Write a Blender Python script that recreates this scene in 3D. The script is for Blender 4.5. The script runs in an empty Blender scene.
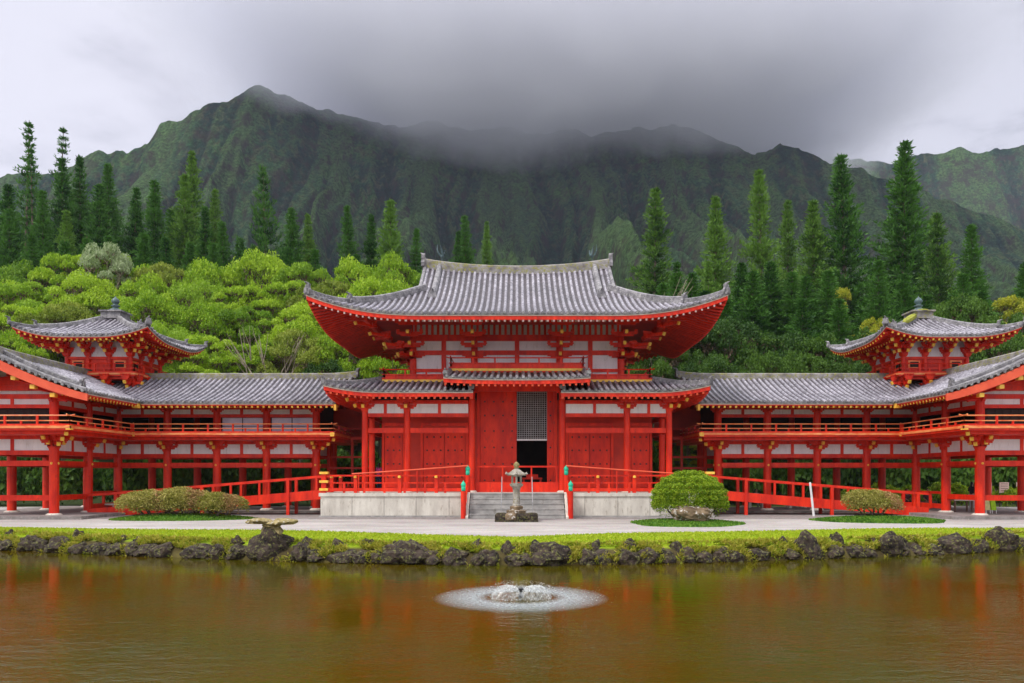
import bpy, math, random
import numpy as np
from mathutils import Vector, Matrix, noise
R = math.radians
random.seed(7); rng = np.random.default_rng(7)
sc = bpy.context.scene
col = sc.collection
USE_HAZE = True; EXPO = .85
F = 760.0; CX = 517.0; HY = 476.0; CH = 2.2      # focal length in pixels, vanishing point, camera height

def wx(px, Y): return (px-CX)*Y/F
def wz(py, Y): return CH-(py-HY)*Y/F

ORD = ['first','second','third','fourth','fifth','sixth','seventh','eighth','ninth','tenth','eleventh','twelfth','thirteenth',
 'fourteenth','fifteenth','sixteenth','seventeenth','eighteenth','nineteenth','twentieth']
TENS = {20:'twenty',30:'thirty',40:'forty',50:'fifty',60:'sixty',70:'seventy',80:'eighty'}
def ordinal(n):
    if n <= 20: return ORD[n-1]
    t, u = n//10*10, n % 10
    return (TENS[t][:-1]+'ieth') if u == 0 else TENS[t]+'-'+ORD[u-1]

# ------------------------------------------------------------------ objects
ORIG = {}
def tag(o, label=None, cat=None, group=None, kind=None):
    if label: o['label'] = label
    if cat: o['category'] = cat
    if group: o['group'] = group
    if kind: o['kind'] = kind
    return o
def empty(name, loc, label, cat, group=None):
    o = bpy.data.objects.new(name, None); col.objects.link(o)
    o.location = loc; o.empty_display_size = .2
    ORIG[o.name] = Vector(loc)
    return tag(o, label, cat, group)
def copy_thing(src, loc, rz=0, scale=(1,1,1), label=None, group=None):
    c = src.copy(); col.objects.link(c)
    c.location = loc; c.rotation_euler = (0, 0, rz); c.scale = scale
    if label: c['label'] = label
    if group: c['group'] = group
    for ch in src.children:
        d = ch.copy(); col.objects.link(d); d.parent = c
        for g in ch.children:
            e = g.copy(); col.objects.link(e); e.parent = d
    return c

class MB:
    def __init__(s): s.v = []; s.f = []; s.m = []
    def add(s, vs, fs, mi=0):
        b = len(s.v); s.v.extend(vs)
        for f in fs: s.f.append(tuple(b+i for i in f)); s.m.append(mi)
    def box(s, x0, x1, y0, y1, z0, z1, mi=0):
        s.add([(x0,y0,z0),(x1,y0,z0),(x1,y1,z0),(x0,y1,z0),(x0,y0,z1),(x1,y0,z1),(x1,y1,z1),(x0,y1,z1)],
              [(0,3,2,1),(4,5,6,7),(0,1,5,4),(1,2,6,5),(2,3,7,6),(3,0,4,7)], mi)
    def beam(s, p0, p1, w, h, mi=0, cap=None, mid=None):
        """rectangular bar from p0 to p1, width w across, height h (centred)"""
        p0 = Vector(p0); p1 = Vector(p1); d = (p1-p0).normalized()
        up = Vector((0,0,1))
        if abs(d.z) > .95: up = Vector((0,1,0))
        sd = d.cross(up).normalized()*(w/2); uv = sd.cross(d).normalized()*(h/2)
        vs = [p+a*sd+b*uv for p in (p0,p1) for a,b in ((-1,-1),(1,-1),(1,1),(-1,1))]
        s.add([tuple(v) for v in vs], [(0,1,5,4),(1,2,6,5),(2,3,7,6),(3,0,4,7)], mi)
        s.add([tuple(v) for v in vs[:4]], [(3,2,1,0)], mi if cap is None else cap)
        s.add([tuple(v) for v in vs[4:]], [(0,1,2,3)], mi)
    def tube(s, pts, r, n=8, mi=0, caps=True):
        pts = [Vector(p) for p in pts]
        if not hasattr(r, '__len__'): r = [r]*len(pts)
        rings = []
        for i, p in enumerate(pts):
            d = (pts[min(i+1,len(pts)-1)]-pts[max(i-1,0)]).normalized()
            up = Vector((0,0,1)) if abs(d.z) < .9 else Vector((1,0,0))
            a = d.cross(up).normalized(); b = d.cross(a)
            rings.append([tuple(p+(a*math.cos(t)+b*math.sin(t))*r[i]) for t in (2*math.pi*k/n for k in range(n))])
        vs = [v for rg in rings for v in rg]; fs = []
        for i in range(len(pts)-1):
            for k in range(n):
                fs.append((i*n+k, (i+1)*n+k, (i+1)*n+(k+1)%n, i*n+(k+1)%n))
        if caps:
            fs.append(tuple(range(n))); fs.append(tuple((len(pts)-1)*n+k for k in reversed(range(n))))
        s.add(vs, fs, mi)
    def lathe(s, c, prof, n=16, mi=0, sq=False):
        vs = []; off = math.pi/n if n <= 8 else 0
        for r, z in prof:
            for k in range(n):
                t = 2*math.pi*k/n+off; vs.append((c[0]+r*math.cos(t), c[1]+r*math.sin(t), c[2]+z))
        fs = [(i*n+k, i*n+(k+1)%n, (i+1)*n+(k+1)%n, (i+1)*n+k) for i in range(len(prof)-1) for k in range(n)]
        fs.append(tuple(reversed(range(n)))); fs.append(tuple((len(prof)-1)*n+k for k in range(n)))
        s.add(vs, fs, mi)
    def prism(s, poly, O, U, W, t, mi=0):
        """polygon (a,b) in the plane O + a*U + b*Z, thickness t along W"""
        O = Vector(O); U = Vector(U); W = Vector(W)
        n = len(poly)
        A = [O+U*a+Vector((0,0,b))-W*(t/2) for a,b in poly]; B = [O+U*a+Vector((0,0,b))+W*(t/2) for a,b in poly]
        s.add([tuple(v) for v in A+B], [tuple(range(n)), tuple(reversed(range(n,2*n)))]+[(i,i+n,(i+1)%n+n,(i+1)%n) for i in range(n)], mi)
    def build(s, name, mats, parent=None, mirror=1, smooth=False, origin=None, label=None):
        me = bpy.data.meshes.new(name)
        o = bpy.data.objects.new(name, me)
        root = parent
        while root is not None and root.parent is not None: root = root.parent
        og = ORIG[root.name] if root is not None else Vector(origin or (0,0,0))
        v = np.array(s.v, dtype=float)
        if mirror < 0: v[:,0] *= -1
        v -= np.array(og)
        fs = [tuple(reversed(f)) for f in s.f] if mirror < 0 else s.f
        me.from_pydata(v.tolist(), [], fs)
        if not isinstance(mats, (list, tuple)): mats = [mats]
        for m in mats: me.materials.append(m)
        if len(mats) > 1: me.polygons.foreach_set('material_index', s.m)
        if smooth: me.polygons.foreach_set('use_smooth', [True]*len(me.polygons))
        me.update()
        col.objects.link(o)
        if parent is not None: o.parent = parent
        else: o.location = og; ORIG[o.name] = og
        if label: o['label'] = label
        return o

def quads_mesh(name, V, mats, mi=None, tint=None):
    """V: (N,4,3) array of loose quads"""
    n = len(V); me = bpy.data.meshes.new(name)
    me.vertices.add(n*4); me.vertices.foreach_set('co', V.reshape(-1))
    me.loops.add(n*4); me.loops.foreach_set('vertex_index', np.arange(n*4, dtype=np.int32))
    me.polygons.add(n); me.polygons.foreach_set('loop_start', np.arange(0, n*4, 4, dtype=np.int32))
    me.polygons.foreach_set('loop_total', np.full(n, 4, dtype=np.int32))
    if not isinstance(mats, (list, tuple)): mats = [mats]
    for m in mats: me.materials.append(m)
    if mi is not None: me.polygons.foreach_set('material_index', mi.astype(np.int32))
    if tint is not None:
        a = me.attributes.new('tint', 'FLOAT', 'FACE'); a.data.foreach_set('value', tint.astype(np.float32))
    me.update(calc_edges=True); me.validate()
    return me
def leaf_quads(C, size, up=.6, aspect=1.6):
    """leaf-sized quads round the centres C; up biases normals to the sky"""
    n = len(C)
    N = rng.normal(size=(n,3)); N[:,2] = np.abs(N[:,2])+up; N /= np.linalg.norm(N,axis=1)[:,None]
    A = rng.normal(size=(n,3)); A -= N*(A*N).sum(1)[:,None]; A /= np.linalg.norm(A,axis=1)[:,None]
    B = np.cross(N, A)
    sz = (size*rng.uniform(.6,1.35,n))[:,None]
    A = A*sz*.5*aspect**.5; B = B*sz*.5/aspect**.5
    return np.stack([C-A-B*.5, C+A*.1-B, C+A+B*.3, C-A*.1+B], 1)

# ------------------------------------------------------------------ materials
def new_mat(name):
    m = bpy.data.materials.new(name); m.use_nodes = True; nt = m.node_tree
    return m, nt, nt.nodes['Principled BSDF']
def N(nt, t, **kw):
    n = nt.nodes.new(t)
    for k, v in kw.items():
        if k in n.inputs.keys() if isinstance(k, str) else False: n.inputs[k].default_value = v
        else: setattr(n, k, v)
    return n
def noise_node(nt, scale, detail=4, rough=.55, vec=None, dist=0):
    n = nt.nodes.new('ShaderNodeTexNoise'); n.inputs['Scale'].default_value = scale
    n.inputs['Detail'].default_value = detail; n.inputs['Roughness'].default_value = rough; n.inputs['Distortion'].default_value = dist
    if vec is not None: nt.links.new(vec, n.inputs['Vector'])
    return n
def ramp(nt, src, stops):
    r = nt.nodes.new('ShaderNodeValToRGB'); e = r.color_ramp.elements
    while len(e) < len(stops): e.new(.5)
    for i, (p, c) in enumerate(stops):
        e[i].position = p; e[i].color = (c[0],c[1],c[2],1) if hasattr(c,'__len__') else (c,c,c,1)
    nt.links.new(src, r.inputs[0]); return r
def mixc(nt, fac, a, b, mode='MIX'):
    m = nt.nodes.new('ShaderNodeMix'); m.data_type = 'RGBA'; m.blend_type = mode
    for s, v in ((m.inputs[0],fac),(m.inputs[6],a),(m.inputs[7],b)):
        if hasattr(v, 'links'): nt.links.new(v, s)
        elif hasattr(v,'__len__'): s.default_value = (v[0],v[1],v[2],1)
        else: s.default_value = v
    return m.outputs[2]
def world_pos(nt):
    return nt.nodes.new('ShaderNodeNewGeometry').outputs['Position']
def scaled(nt, vec, sx, sy, sz):
    m = nt.nodes.new('ShaderNodeVectorMath'); m.operation = 'MULTIPLY'; nt.links.new(vec, m.inputs[0]); m.inputs[1].default_value = (sx,sy,sz)
    return m.outputs[0]
def bump(nt, b, src, strength, dist):
    n = nt.nodes.new('ShaderNodeBump'); n.inputs['Strength'].default_value = strength; n.inputs['Distance'].default_value = dist
    nt.links.new(src, n.inputs['Height']); nt.links.new(n.outputs[0], b.inputs['Normal'])
def plain(name, c1, c2, rough=.6, scale=1.5, det=5, bs=.2, bd=.02, bscale=20, lo=.35, hi=.65, spec=.4, third=None, tl=(.6,.7), stretch=None):
    m, nt, b = new_mat(name); p = world_pos(nt)
    v = scaled(nt, p, *stretch) if stretch else p
    n1 = noise_node(nt, scale, det, .6, v)
    c = ramp(nt, n1.outputs[0], [(lo,c1),(hi,c2)]).outputs[0]
    if third:
        n3 = noise_node(nt, scale*2.7, 6, .65, v); r = ramp(nt, n3.outputs[0], [(tl[0],0.),(tl[1],1.)])
        c = mixc(nt, r.outputs[0], c, third)
    nt.links.new(c, b.inputs['Base Color'])
    b.inputs['Roughness'].default_value = rough; b.inputs['Specular IOR Level'].default_value = spec
    if bs: bump(nt, b, noise_node(nt, bscale, 5, .6, p).outputs[0], bs, bd)
    return m

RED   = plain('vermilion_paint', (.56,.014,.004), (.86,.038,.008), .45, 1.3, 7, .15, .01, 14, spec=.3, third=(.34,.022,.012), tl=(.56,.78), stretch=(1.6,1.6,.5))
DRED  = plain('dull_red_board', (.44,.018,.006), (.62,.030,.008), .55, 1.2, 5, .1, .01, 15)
PINKRED = plain('pinkish_lit_vermilion', (.70,.075,.03), (.82,.12,.05), .5, 1.3, 5, .1, .01, 12)  # pinkish lit tone of the red, painted into barge boards and handrail
WHITE = plain('white_plaster', (.76,.76,.80), (.86,.85,.88), .8, 1.0, 5, .1, .01, 20, third=(.56,.53,.51), tl=(.54,.80), stretch=(2.5,2.5,.6))
GOLD  = plain('yellow_ochre_paint', (.85,.42,.04), (.95,.62,.10), .45, 3, 4, .1, .01, 20)
ORANGE= plain('orange_edge_and_rail_highlight', (.78,.13,.03), (.88,.36,.13), .5, 2.2, 6, .1, .01, 20, stretch=(1,1,4))  # orange edge and frame paint; on rails it paints the sky highlight
PALE  = plain('pale_eave_edge', (.55,.42,.34), (.72,.60,.50), .7, 2, 4, .1, .01, 20)
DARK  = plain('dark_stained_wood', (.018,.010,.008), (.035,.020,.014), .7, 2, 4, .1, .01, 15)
BLACKM= plain('black_iron', (.010,.010,.012), (.02,.02,.022), .5, 5, 3, .1, .01, 20)
BRONZE= plain('dark_bronze', (.05,.075,.08), (.10,.15,.16), .45, 6, 4, .2, .01, 30, third=(.10,.28,.24), tl=(.55,.7))
VERD  = plain('turquoise_copper_cap', (.01,.42,.24), (.03,.58,.36), .5, 6, 4, .1, .01, 30)
STONE = plain('pale_granite', (.50,.46,.40), (.70,.66,.58), .8, .9, 6, .25, .01, 25, third=(.30,.25,.19), tl=(.56,.75), stretch=(2.5,2.5,.8))
STEP  = plain('weathered_step_stone', (.26,.25,.24), (.44,.42,.40), .85, 1.5, 6, .3, .01, 25, third=(.16,.14,.12), tl=(.55,.75))
PAVE  = plain('dark_paving', (.17,.15,.14), (.29,.26,.25), .85, 3.0, 6, .3, .01, 30, third=(.36,.33,.31), tl=(.55,.7))
LANT  = plain('lichen_granite', (.20,.18,.15), (.44,.41,.36), .9, 4, 6, .4, .02, 30, third=(.20,.17,.06), tl=(.52,.66))
ROCK  = plain('dark_lava_rock', (.012,.009,.008), (.070,.048,.036), .85, 4.0, 9, 1., .10, 7, third=(.16,.16,.05), tl=(.52,.64), spec=.3)
BOULD = plain('mossy_boulder', (.10,.065,.035), (.24,.17,.10), .85, 2.0, 8, .8, .05, 7, third=(.55,.52,.48), tl=(.56,.62))
CAPROCK = plain('lichen_cap_rock', (.20,.15,.05), (.36,.29,.13), .9, 4.0, 8, .8, .05, 9, third=(.50,.47,.40), tl=(.55,.66))
BARK  = plain('grey_brown_bark', (.07,.05,.035), (.16,.12,.09), .9, 3, 6, .6, .03, 12, stretch=(2,2,.5))
PALEBARK = plain('pale_bark', (.22,.17,.12), (.42,.35,.27), .9, 3, 6, .6, .03, 12)
MOSSY = plain('mossy_tile_ridge', (.14,.125,.12), (.34,.32,.31), .85, 2.2, 7, .5, .03, 12, third=(.25,.24,.05), tl=(.50,.62))
MOSSTOP = plain('moss', (.20,.23,.02), (.36,.36,.05), .9, 4, 6, .6, .03, 18)
SKIN = plain('skin', (.45,.24,.16), (.50,.28,.19), .55, 4, 2, 0)
def cloth(name, c): return plain(name, tuple(x*.8 for x in c), c, .85, 6, 3, .1, .01, 40)
HAIR = plain('black_hair', (.010,.008,.007), (.02,.016,.014), .5, 6, 2, 0)
WPAINT = plain('white_paint', (.72,.72,.72), (.80,.80,.80), .5, 3, 3, 0)
METAL = plain('grey_pipe', (.30,.30,.31), (.42,.42,.43), .4, 3, 3, 0)

PALEEND = plain('pinkish_white_rafter_end', (.62,.42,.40), (.78,.60,.58), .6, 3, 3, 0)
def tile_mat(name, c1, c2, lich, rough):
    m, nt, b = new_mat(name); p = world_pos(nt)
    n1 = noise_node(nt, 3.2, 8, .68, p); c = ramp(nt, n1.outputs[0], [(.36,c1),(.62,c2)]).outputs[0]
    n2 = noise_node(nt, 7.5, 6, .7, p); r = ramp(nt, n2.outputs[0], [(.54,0.),(.66,1.)])
    c = mixc(nt, r.outputs[0], c, lich)
    n3 = noise_node(nt, .5, 4, .6, p); r3 = ramp(nt, n3.outputs[0], [(.35,.72),(.65,1.12)])
    c = mixc(nt, 1., c, r3.outputs[0], 'MULTIPLY')
    nt.links.new(c, b.inputs['Base Color']); b.inputs['Roughness'].default_value = rough
    bump(nt, b, n2.outputs[0], .4, .02); return m
TCOV = tile_mat('silver_grey_cover_tile', (.10,.088,.11), (.35,.33,.38), (.66,.64,.68), .45)
TPAN = tile_mat('dark_pan_tile', (.022,.016,.022), (.06,.045,.055), (.13,.11,.11), .6)
TEND = tile_mat('tile_end', (.10,.095,.105), (.30,.285,.30), (.46,.45,.42), .6)
TILES = [TPAN, TCOV, TEND]

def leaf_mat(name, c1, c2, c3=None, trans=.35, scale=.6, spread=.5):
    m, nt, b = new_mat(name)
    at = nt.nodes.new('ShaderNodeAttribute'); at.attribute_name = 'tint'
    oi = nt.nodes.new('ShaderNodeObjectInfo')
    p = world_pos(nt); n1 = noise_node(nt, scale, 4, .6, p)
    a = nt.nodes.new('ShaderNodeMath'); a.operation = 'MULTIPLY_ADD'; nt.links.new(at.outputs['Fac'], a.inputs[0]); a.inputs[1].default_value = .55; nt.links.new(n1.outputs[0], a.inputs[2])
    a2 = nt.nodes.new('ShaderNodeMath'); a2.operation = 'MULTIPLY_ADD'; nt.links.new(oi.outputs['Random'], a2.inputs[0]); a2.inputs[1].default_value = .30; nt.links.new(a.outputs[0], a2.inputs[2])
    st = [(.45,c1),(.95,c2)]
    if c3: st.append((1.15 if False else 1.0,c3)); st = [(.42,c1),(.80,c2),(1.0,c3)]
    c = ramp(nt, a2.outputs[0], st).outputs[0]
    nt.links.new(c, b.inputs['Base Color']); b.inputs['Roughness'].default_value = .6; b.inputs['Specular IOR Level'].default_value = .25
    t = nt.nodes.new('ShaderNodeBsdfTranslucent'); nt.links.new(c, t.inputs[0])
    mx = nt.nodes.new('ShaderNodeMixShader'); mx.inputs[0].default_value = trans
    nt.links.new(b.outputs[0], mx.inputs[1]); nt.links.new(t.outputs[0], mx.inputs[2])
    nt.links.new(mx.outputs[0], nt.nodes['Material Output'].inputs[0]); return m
L_BROAD = leaf_mat('lime_canopy_leaves', (.08,.16,.010), (.21,.37,.014), (.36,.52,.03))
L_BROAD2 = leaf_mat('mid_green_canopy_leaves', (.05,.12,.010), (.15,.29,.016), (.28,.44,.03))
L_BROAD3 = leaf_mat('olive_canopy_leaves', (.07,.10,.014), (.17,.24,.022), (.30,.36,.05))
L_DARKB = leaf_mat('dark_broad_leaves', (.014,.045,.010), (.045,.11,.016), (.09,.18,.02))
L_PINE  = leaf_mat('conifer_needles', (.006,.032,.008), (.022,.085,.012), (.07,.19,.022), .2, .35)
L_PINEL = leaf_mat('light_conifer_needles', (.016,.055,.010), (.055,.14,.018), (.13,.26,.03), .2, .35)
L_TWIG  = leaf_mat('brown_inner_twigs', (.05,.035,.02), (.11,.075,.04), None, .1, .5)
L_DOME  = leaf_mat('clipped_shrub_leaves', (.07,.16,.008), (.22,.36,.012), (.36,.46,.03), .3, 3)
L_AZAL  = leaf_mat('azalea_leaves', (.14,.16,.018), (.30,.30,.045), (.46,.40,.12), .3, 2)
L_AZRED = leaf_mat('russet_azalea_leaves', (.20,.12,.04), (.36,.28,.08), (.50,.28,.14), .3, 2)
L_YEL   = leaf_mat('yellow_green_leaves', (.09,.15,.012), (.25,.31,.018), (.44,.44,.035), .35, 1)
L_WHITE = leaf_mat('silvery_blossom', (.12,.19,.05), (.24,.33,.13), (.40,.47,.27), .3, 1)
L_GRASS = leaf_mat('lime_grass', (.16,.27,.008), (.30,.42,.010), (.42,.48,.03), .3, 1.5)
L_DRYG  = leaf_mat('bank_tufts', (.08,.12,.01), (.28,.36,.02), (.46,.42,.07), .3, 2.5)

# ------------------------------------------------------------------ roofs
def slope(mb, O, U, V, u0, u1, vmin, vmax, zf, s=.33, nseg=12, bh=.085, ends=True):
    """rows of round cover tiles over pan tiles; rows run along V at fixed u"""
    O = Vector((O[0],O[1],0)); U = Vector((U[0],U[1],0)); V = Vector((V[0],V[1],0))
    k0 = int(round((u1-u0)/s)); s2 = (u1-u0)/k0
    offs = [(-.5,-.15),(-.27,0),(-.22,.65),(-.09,1),(.09,1),(.22,.65),(.27,0),(.5,-.15)]
    flip = U.cross(V).z < 0
    for k in range(k0):
        c = u0+(k+.5)*s2; a0 = vmin(c); a1 = vmax(c)
        if a1-a0 < .12: continue
        lenv = a1-a0; ns = max(2, int(nseg*lenv/5)+1)
        grid = []
        for i in range(ns+1):
            v = a0+lenv*i/ns
            row = []
            for du, b in offs:
                u = c+du*s2; vv = v
                if i == 0: vv = min(vmin(u) if abs(vmin(u)-a0) < s2 else a0, a1)
                if i == ns: vv = max((vmax(u) if abs(vmax(u)-a1) < s2 else a1), a0)
                p = O+U*u+V*vv; row.append((p.x,p.y,zf(u,vv)+b*bh))
            grid.append(row)
        nn = len(offs); vs = [p for r_ in grid for p in r_]
        fp, fc = [], []
        for i in range(ns):
            for j in range(nn-1):
                f = (i*nn+j, i*nn+j+1, (i+1)*nn+j+1, (i+1)*nn+j)
                if flip: f = tuple(reversed(f))
                (fc if 1 <= j <= 5 else fp).append(f)
        b = len(mb.v); mb.v.extend(vs)
        for f in fp: mb.f.append(tuple(b+i for i in f)); mb.m.append(0)
        for f in fc: mb.f.append(tuple(b+i for i in f)); mb.m.append(1)
        if ends and a0 < .02:
            z = zf(c,0); p = O+U*c+V*-.012
            mb.tube([(p.x,p.y,z+.015),(p.x+V.x*-.06,p.y+V.y*-.06,z+.015)], .078, 8, 2)
            q0 = O+U*(c-.5*s2)+V*.01; q1 = O+U*(c+.5*s2)+V*.01
            za = zf(c-.5*s2,0); zb = zf(c+.5*s2,0)
            mb.add([(q0.x,q0.y,za-.10),(q1.x,q1.y,zb-.10),(q1.x,q1.y,zb+.01),(q0.x,q0.y,za+.01)], [(0,1,2,3)], 2)

def eave(mb_f, mb_r, mb_s, O, U, V, u0, u1, zf, vend, hip0=True, hip1=True, s=.32, drop=.13, two=True, fh=.20, rl=1.5, rw=.11, umax0=None):
    """fascia (mb_f: red, pale line), rafters with painted ends (mb_r), boarded soffit (mb_s). hip: rafters shorten towards a hipped corner"""
    O = Vector((O[0],O[1],0)); U = Vector((U[0],U[1],0)); V = Vector((V[0],V[1],0))
    def P(u, v, dz): p = O+U*u+V*v; return (p.x,p.y,zf(u,v)+dz)
    n = max(6, int((u1-u0)/.5))
    for i in range(n):
        a = u0+(u1-u0)*i/n; b = u0+(u1-u0)*(i+1)/n
        def seg(v0, v1, t, bt, mi, mbx):
            def C(u, v): # shrink at hips so that boards meet on the corner line
                uu = u
                if hip0: uu = max(uu, u0+v)
                if hip1: uu = min(uu, u1-v)
                return uu
            q = [P(C(a,v0),v0,bt),P(C(b,v0),v0,bt),P(C(b,v1),v1,bt),P(C(a,v1),v1,bt),P(C(a,v0),v0,t),P(C(b,v0),v0,t),P(C(b,v1),v1,t),P(C(a,v1),v1,t)]
            mbx.add(q, [(0,3,2,1),(4,5,6,7),(0,1,5,4),(2,3,7,6)]+([(3,0,4,7)] if i == 0 else [])+([(1,2,6,5)] if i == n-1 else []), mi)
        seg(.03, .15, -.104, -.104-.05, 1, mb_f)
        seg(.06, .17, -.156, -.156-fh, 0, mb_f)
        # soffit
        m = 6
        for j in range(m):
            v0 = .12+(vend-.12)*j/m; v1 = .12+(vend-.12)*(j+1)/m
            def C(u, v):
                uu = u
                if hip0: uu = max(uu, u0+v)
                if hip1: uu = min(uu, u1-v)
                return uu
            d = -drop-.03-fh*.6
            q = [P(C(a,v0),v0,d),P(C(b,v0),v0,d),P(C(b,v1),v1,d),P(C(a,v1),v1,d)]
            if abs(C(a,v1)-C(b,v1)) < 1e-6 and abs(C(a,v0)-C(b,v0)) < 1e-6: continue
            mb_s.add(q, [(3,2,1,0)], 0)
    k = int((u1-u0-.2)/s); st = (u1-u0-.2)/k
    for i in range(k+1):
        u = u0+.1+i*st
        lim = vend
        if hip0: lim = min(lim, u-u0)
        if hip1: lim = min(lim, u1-u)
        # flying rafters
        e = min(rl+.4, lim)
        if e > .35:
            mb_r.beam(P(u,.09,-.165-fh-rw*.5), P(u,e,-.165-fh-rw*.5+.0), rw, rw, 0, cap=1)
        if two and lim > rl+.2:
            dd_ = -.165-fh-rw-.20
            prev = rl; 
            for v1 in np.linspace(rl, lim, 4)[1:]:
                mb_r.beam(P(u,prev,dd_), P(u,v1,dd_), rw, .12, 0, cap=1 if prev == rl else None)
                prev = v1
    if two:
        for i in range(n):   # board that carries the flying rafters
            a = u0+(u1-u0)*i/n; b = u0+(u1-u0)*(i+1)/n
            ca, cb = (max(a,u0+rl) if hip0 else a), (max(b,u0+rl) if hip0 else b)
            ca, cb = (min(ca,u1-rl) if hip1 else ca), (min(cb,u1-rl) if hip1 else cb)
            if cb-ca < .01: continue
            mb_f.beam(P(ca,rl+.03,-.165-fh-rw-.06), P(cb,rl+.03,-.165-fh-rw-.06), .10, .10, 0)

def ridge(mb, pts, w, h, mi=0, capr=True):
    """stacked tile ridge along pts (bottom centre line)"""
    sec = [(-.5,-.25),(-.5,.25),(-.42,.28),(-.42,.62),(-.36,.66),(-.36,.8),(-.2,.95),(0,1.0),(.2,.95),(.36,.8),(.36,.66),(.42,.62),(.42,.28),(.5,.25),(.5,-.25)]
    pts = [Vector(p) for p in pts]; n = len(sec); vs = []
    for i, p in enumerate(pts):
        d = (pts[min(i+1,len(pts)-1)]-pts[max(i-1,0)]); d.z = 0; d.normalize()
        sd = Vector((d.y,-d.x,0))
        for a, b in sec:
            q = p+sd*(a*w)+Vector((0,0,b*h)); vs.append(tuple(q))
    fs = [(i*n+k, (i+1)*n+k, (i+1)*n+k+1, i*n+k+1) for i in range(len(pts)-1) for k in range(n-1)]
    fs.append(tuple(range(n))); fs.append(tuple((len(pts)-1)*n+k for k in reversed(range(n))))
    mb.add(vs, fs, mi)
ONI = [(-.5,0),(-.55,.25),(-.38,.5),(-.42,.85),(-.25,.72),(-.12,.95),(0,1.05),(.12,.95),(.25,.72),(.42,.85),(.38,.5),(.55,.25),(.5,0)]
def ornament(mb, p, d, w, h, t=.12, mi=0):
    d = Vector((d[0],d[1],0)).normalized(); U = Vector((d.y,-d.x,0))
    mb.prism([(a*w,b*h) for a,b in ONI], p, U, d, t, mi)
    mb.tube([Vector(p)+Vector((0,0,h*.9)), Vector(p)+d*.08+Vector((0,0,h*1.0)), Vector(p)+d*.2+Vector((0,0,h*1.08))], [.06,.05,.02], 6, mi)

def bracket(x, y, z, out, n=2, st=.5, rise=.34, aw=1.1, tip=GOLD, diag=False, scale=1.0):
    """one stack of bearing blocks and bracket arms stepping outwards; returns a mesh builder"""
    mb = MB(); o = Vector((out[0],out[1],0)).normalized(); sd = Vector((o.y,-o.x,0)); c = Vector((x,y,z))
    def blk(p, w, h): mb.lathe((p.x,p.y,p.z), [(w*.5,0),(w*.70,h*.45),(w*.70,h)], 4, 0)
    blk(c, .40*scale, .24)
    ln = st*scale
    for i in range(n+1):
        zz = c.z+.24+rise*i; dd = ln*i
        p = c+o*dd; p.z = zz
        # cross arm, boat shaped
        for (hw, z0, z1) in ((aw*.34,-.05,.05),(aw*.46,.05,.14),(aw*.5,.14,.20)):
            a = p-sd*hw+Vector((0,0,(z0+z1)/2)); b = p+sd*hw+Vector((0,0,(z0+z1)/2)); mb.beam(a,b,.15,(z1-z0)-.001,0)
        for q in (-.42,0,.42):
            pp = p+sd*(aw*q); pp.z = zz+.205; blk(pp, .19, .12)
        if i < n:
            a = p-o*.25+Vector((0,0,.085)); b = p+o*(ln+.10)+Vector((0,0,.085)); mb.beam(a,b,.14,.168,0)
            a = b; b = b+o*.09; mb.beam(a+Vector((0,0,.0)),b+Vector((0,0,-.04)),.165,.19,1)
    return mb

def railing(mb, p0, p1, z, h=.56, sp=1.55, ext=.12, mi=0, mt=1):
    p0 = Vector((p0[0],p0[1],z)); p1 = Vector((p1[0],p1[1],z)); L = (p1-p0).length; d = (p1-p0)/L
    U = Vector((0,0,1)); e = d*ext
    mb.tube([p0-e*2.2+U*(h+.05), p0-e+U*h, p1+e+U*h, p1+e*2.2+U*(h+.05)], .036, 6, mt)
    mb.beam(p0-e+U*(h*.52), p1+e+U*(h*.52), .06,.05, mt)
    mb.beam(p0-e+U*.07, p1+e+U*.07, .10,.09, mi)
    n = max(1, int(round(L/sp)))
    for i in range(n+1):
        q = p0+d*(L*i/n); mb.beam(q+U*.0, q+U*(h-.02), .09,.09, mi)
        if i < n:
            q = p0+d*(L*(i+.5)/n); mb.beam(q+U*.11, q+U*(h*.50), .08,.08, mi)

def col_mb(x, y, z0, z1, r=.22, n=14, caps=True):
    mb = MB(); mb.lathe((x,y,z0), [(r,0),(r,(z1-z0)*.6),(r*.93,z1-z0)], n, 0)
    return mb

# ================================================================== MAIN HALL
hall = empty('temple_hall', (0,44,0), 'large central vermilion temple hall with sweeping grey tiled roof on a pale stone platform', 'temple')
RG = [RED, GOLD]
def part(mb, name, mats, par=None, **k): return mb.build(name, mats, par, **k)

# ---- platform and stairs
mb = MB(); mb.box(-10.38,10.38,40.37,56,0,1.12); plat = part(mb, 'stone_platform', STEP, hall)
mb = MB(); mb.box(-10.5,-2.62,40.24,56.1,1.12,1.3); mb.box(2.62,10.5,40.24,56.1,1.12,1.3); mb.box(-2.62,2.62,40.6,56.1,1.12,1.302); part(mb, 'coping_stone', STONE, plat)
for sg in (-1,1):
    ed = [2.62,3.6,5.35,7.05,8.75,10.42]
    for a, b in zip(ed[:-1], ed[1:]):
        mb = MB(); x0, x1 = sorted((sg*(a+.012), sg*(b-.012))); mb.box(x0,x1,40.30,40.36,.10,1.115); part(mb, 'stone_slab', STONE, plat)
    mb = MB(); x0, x1 = sorted((sg*2.6, sg*10.5)); mb.box(x0,x1,40.26,40.36,0,.095); part(mb, 'base_course', STEP, plat)
    for yy in np.arange(40.4, 55.5, 1.9):
        mb = MB(); x0, x1 = sorted((sg*10.385, sg*10.44)); mb.box(x0,x1,yy,yy+1.87,.02,1.115); part(mb, 'stone_slab', STONE, plat)
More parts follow.
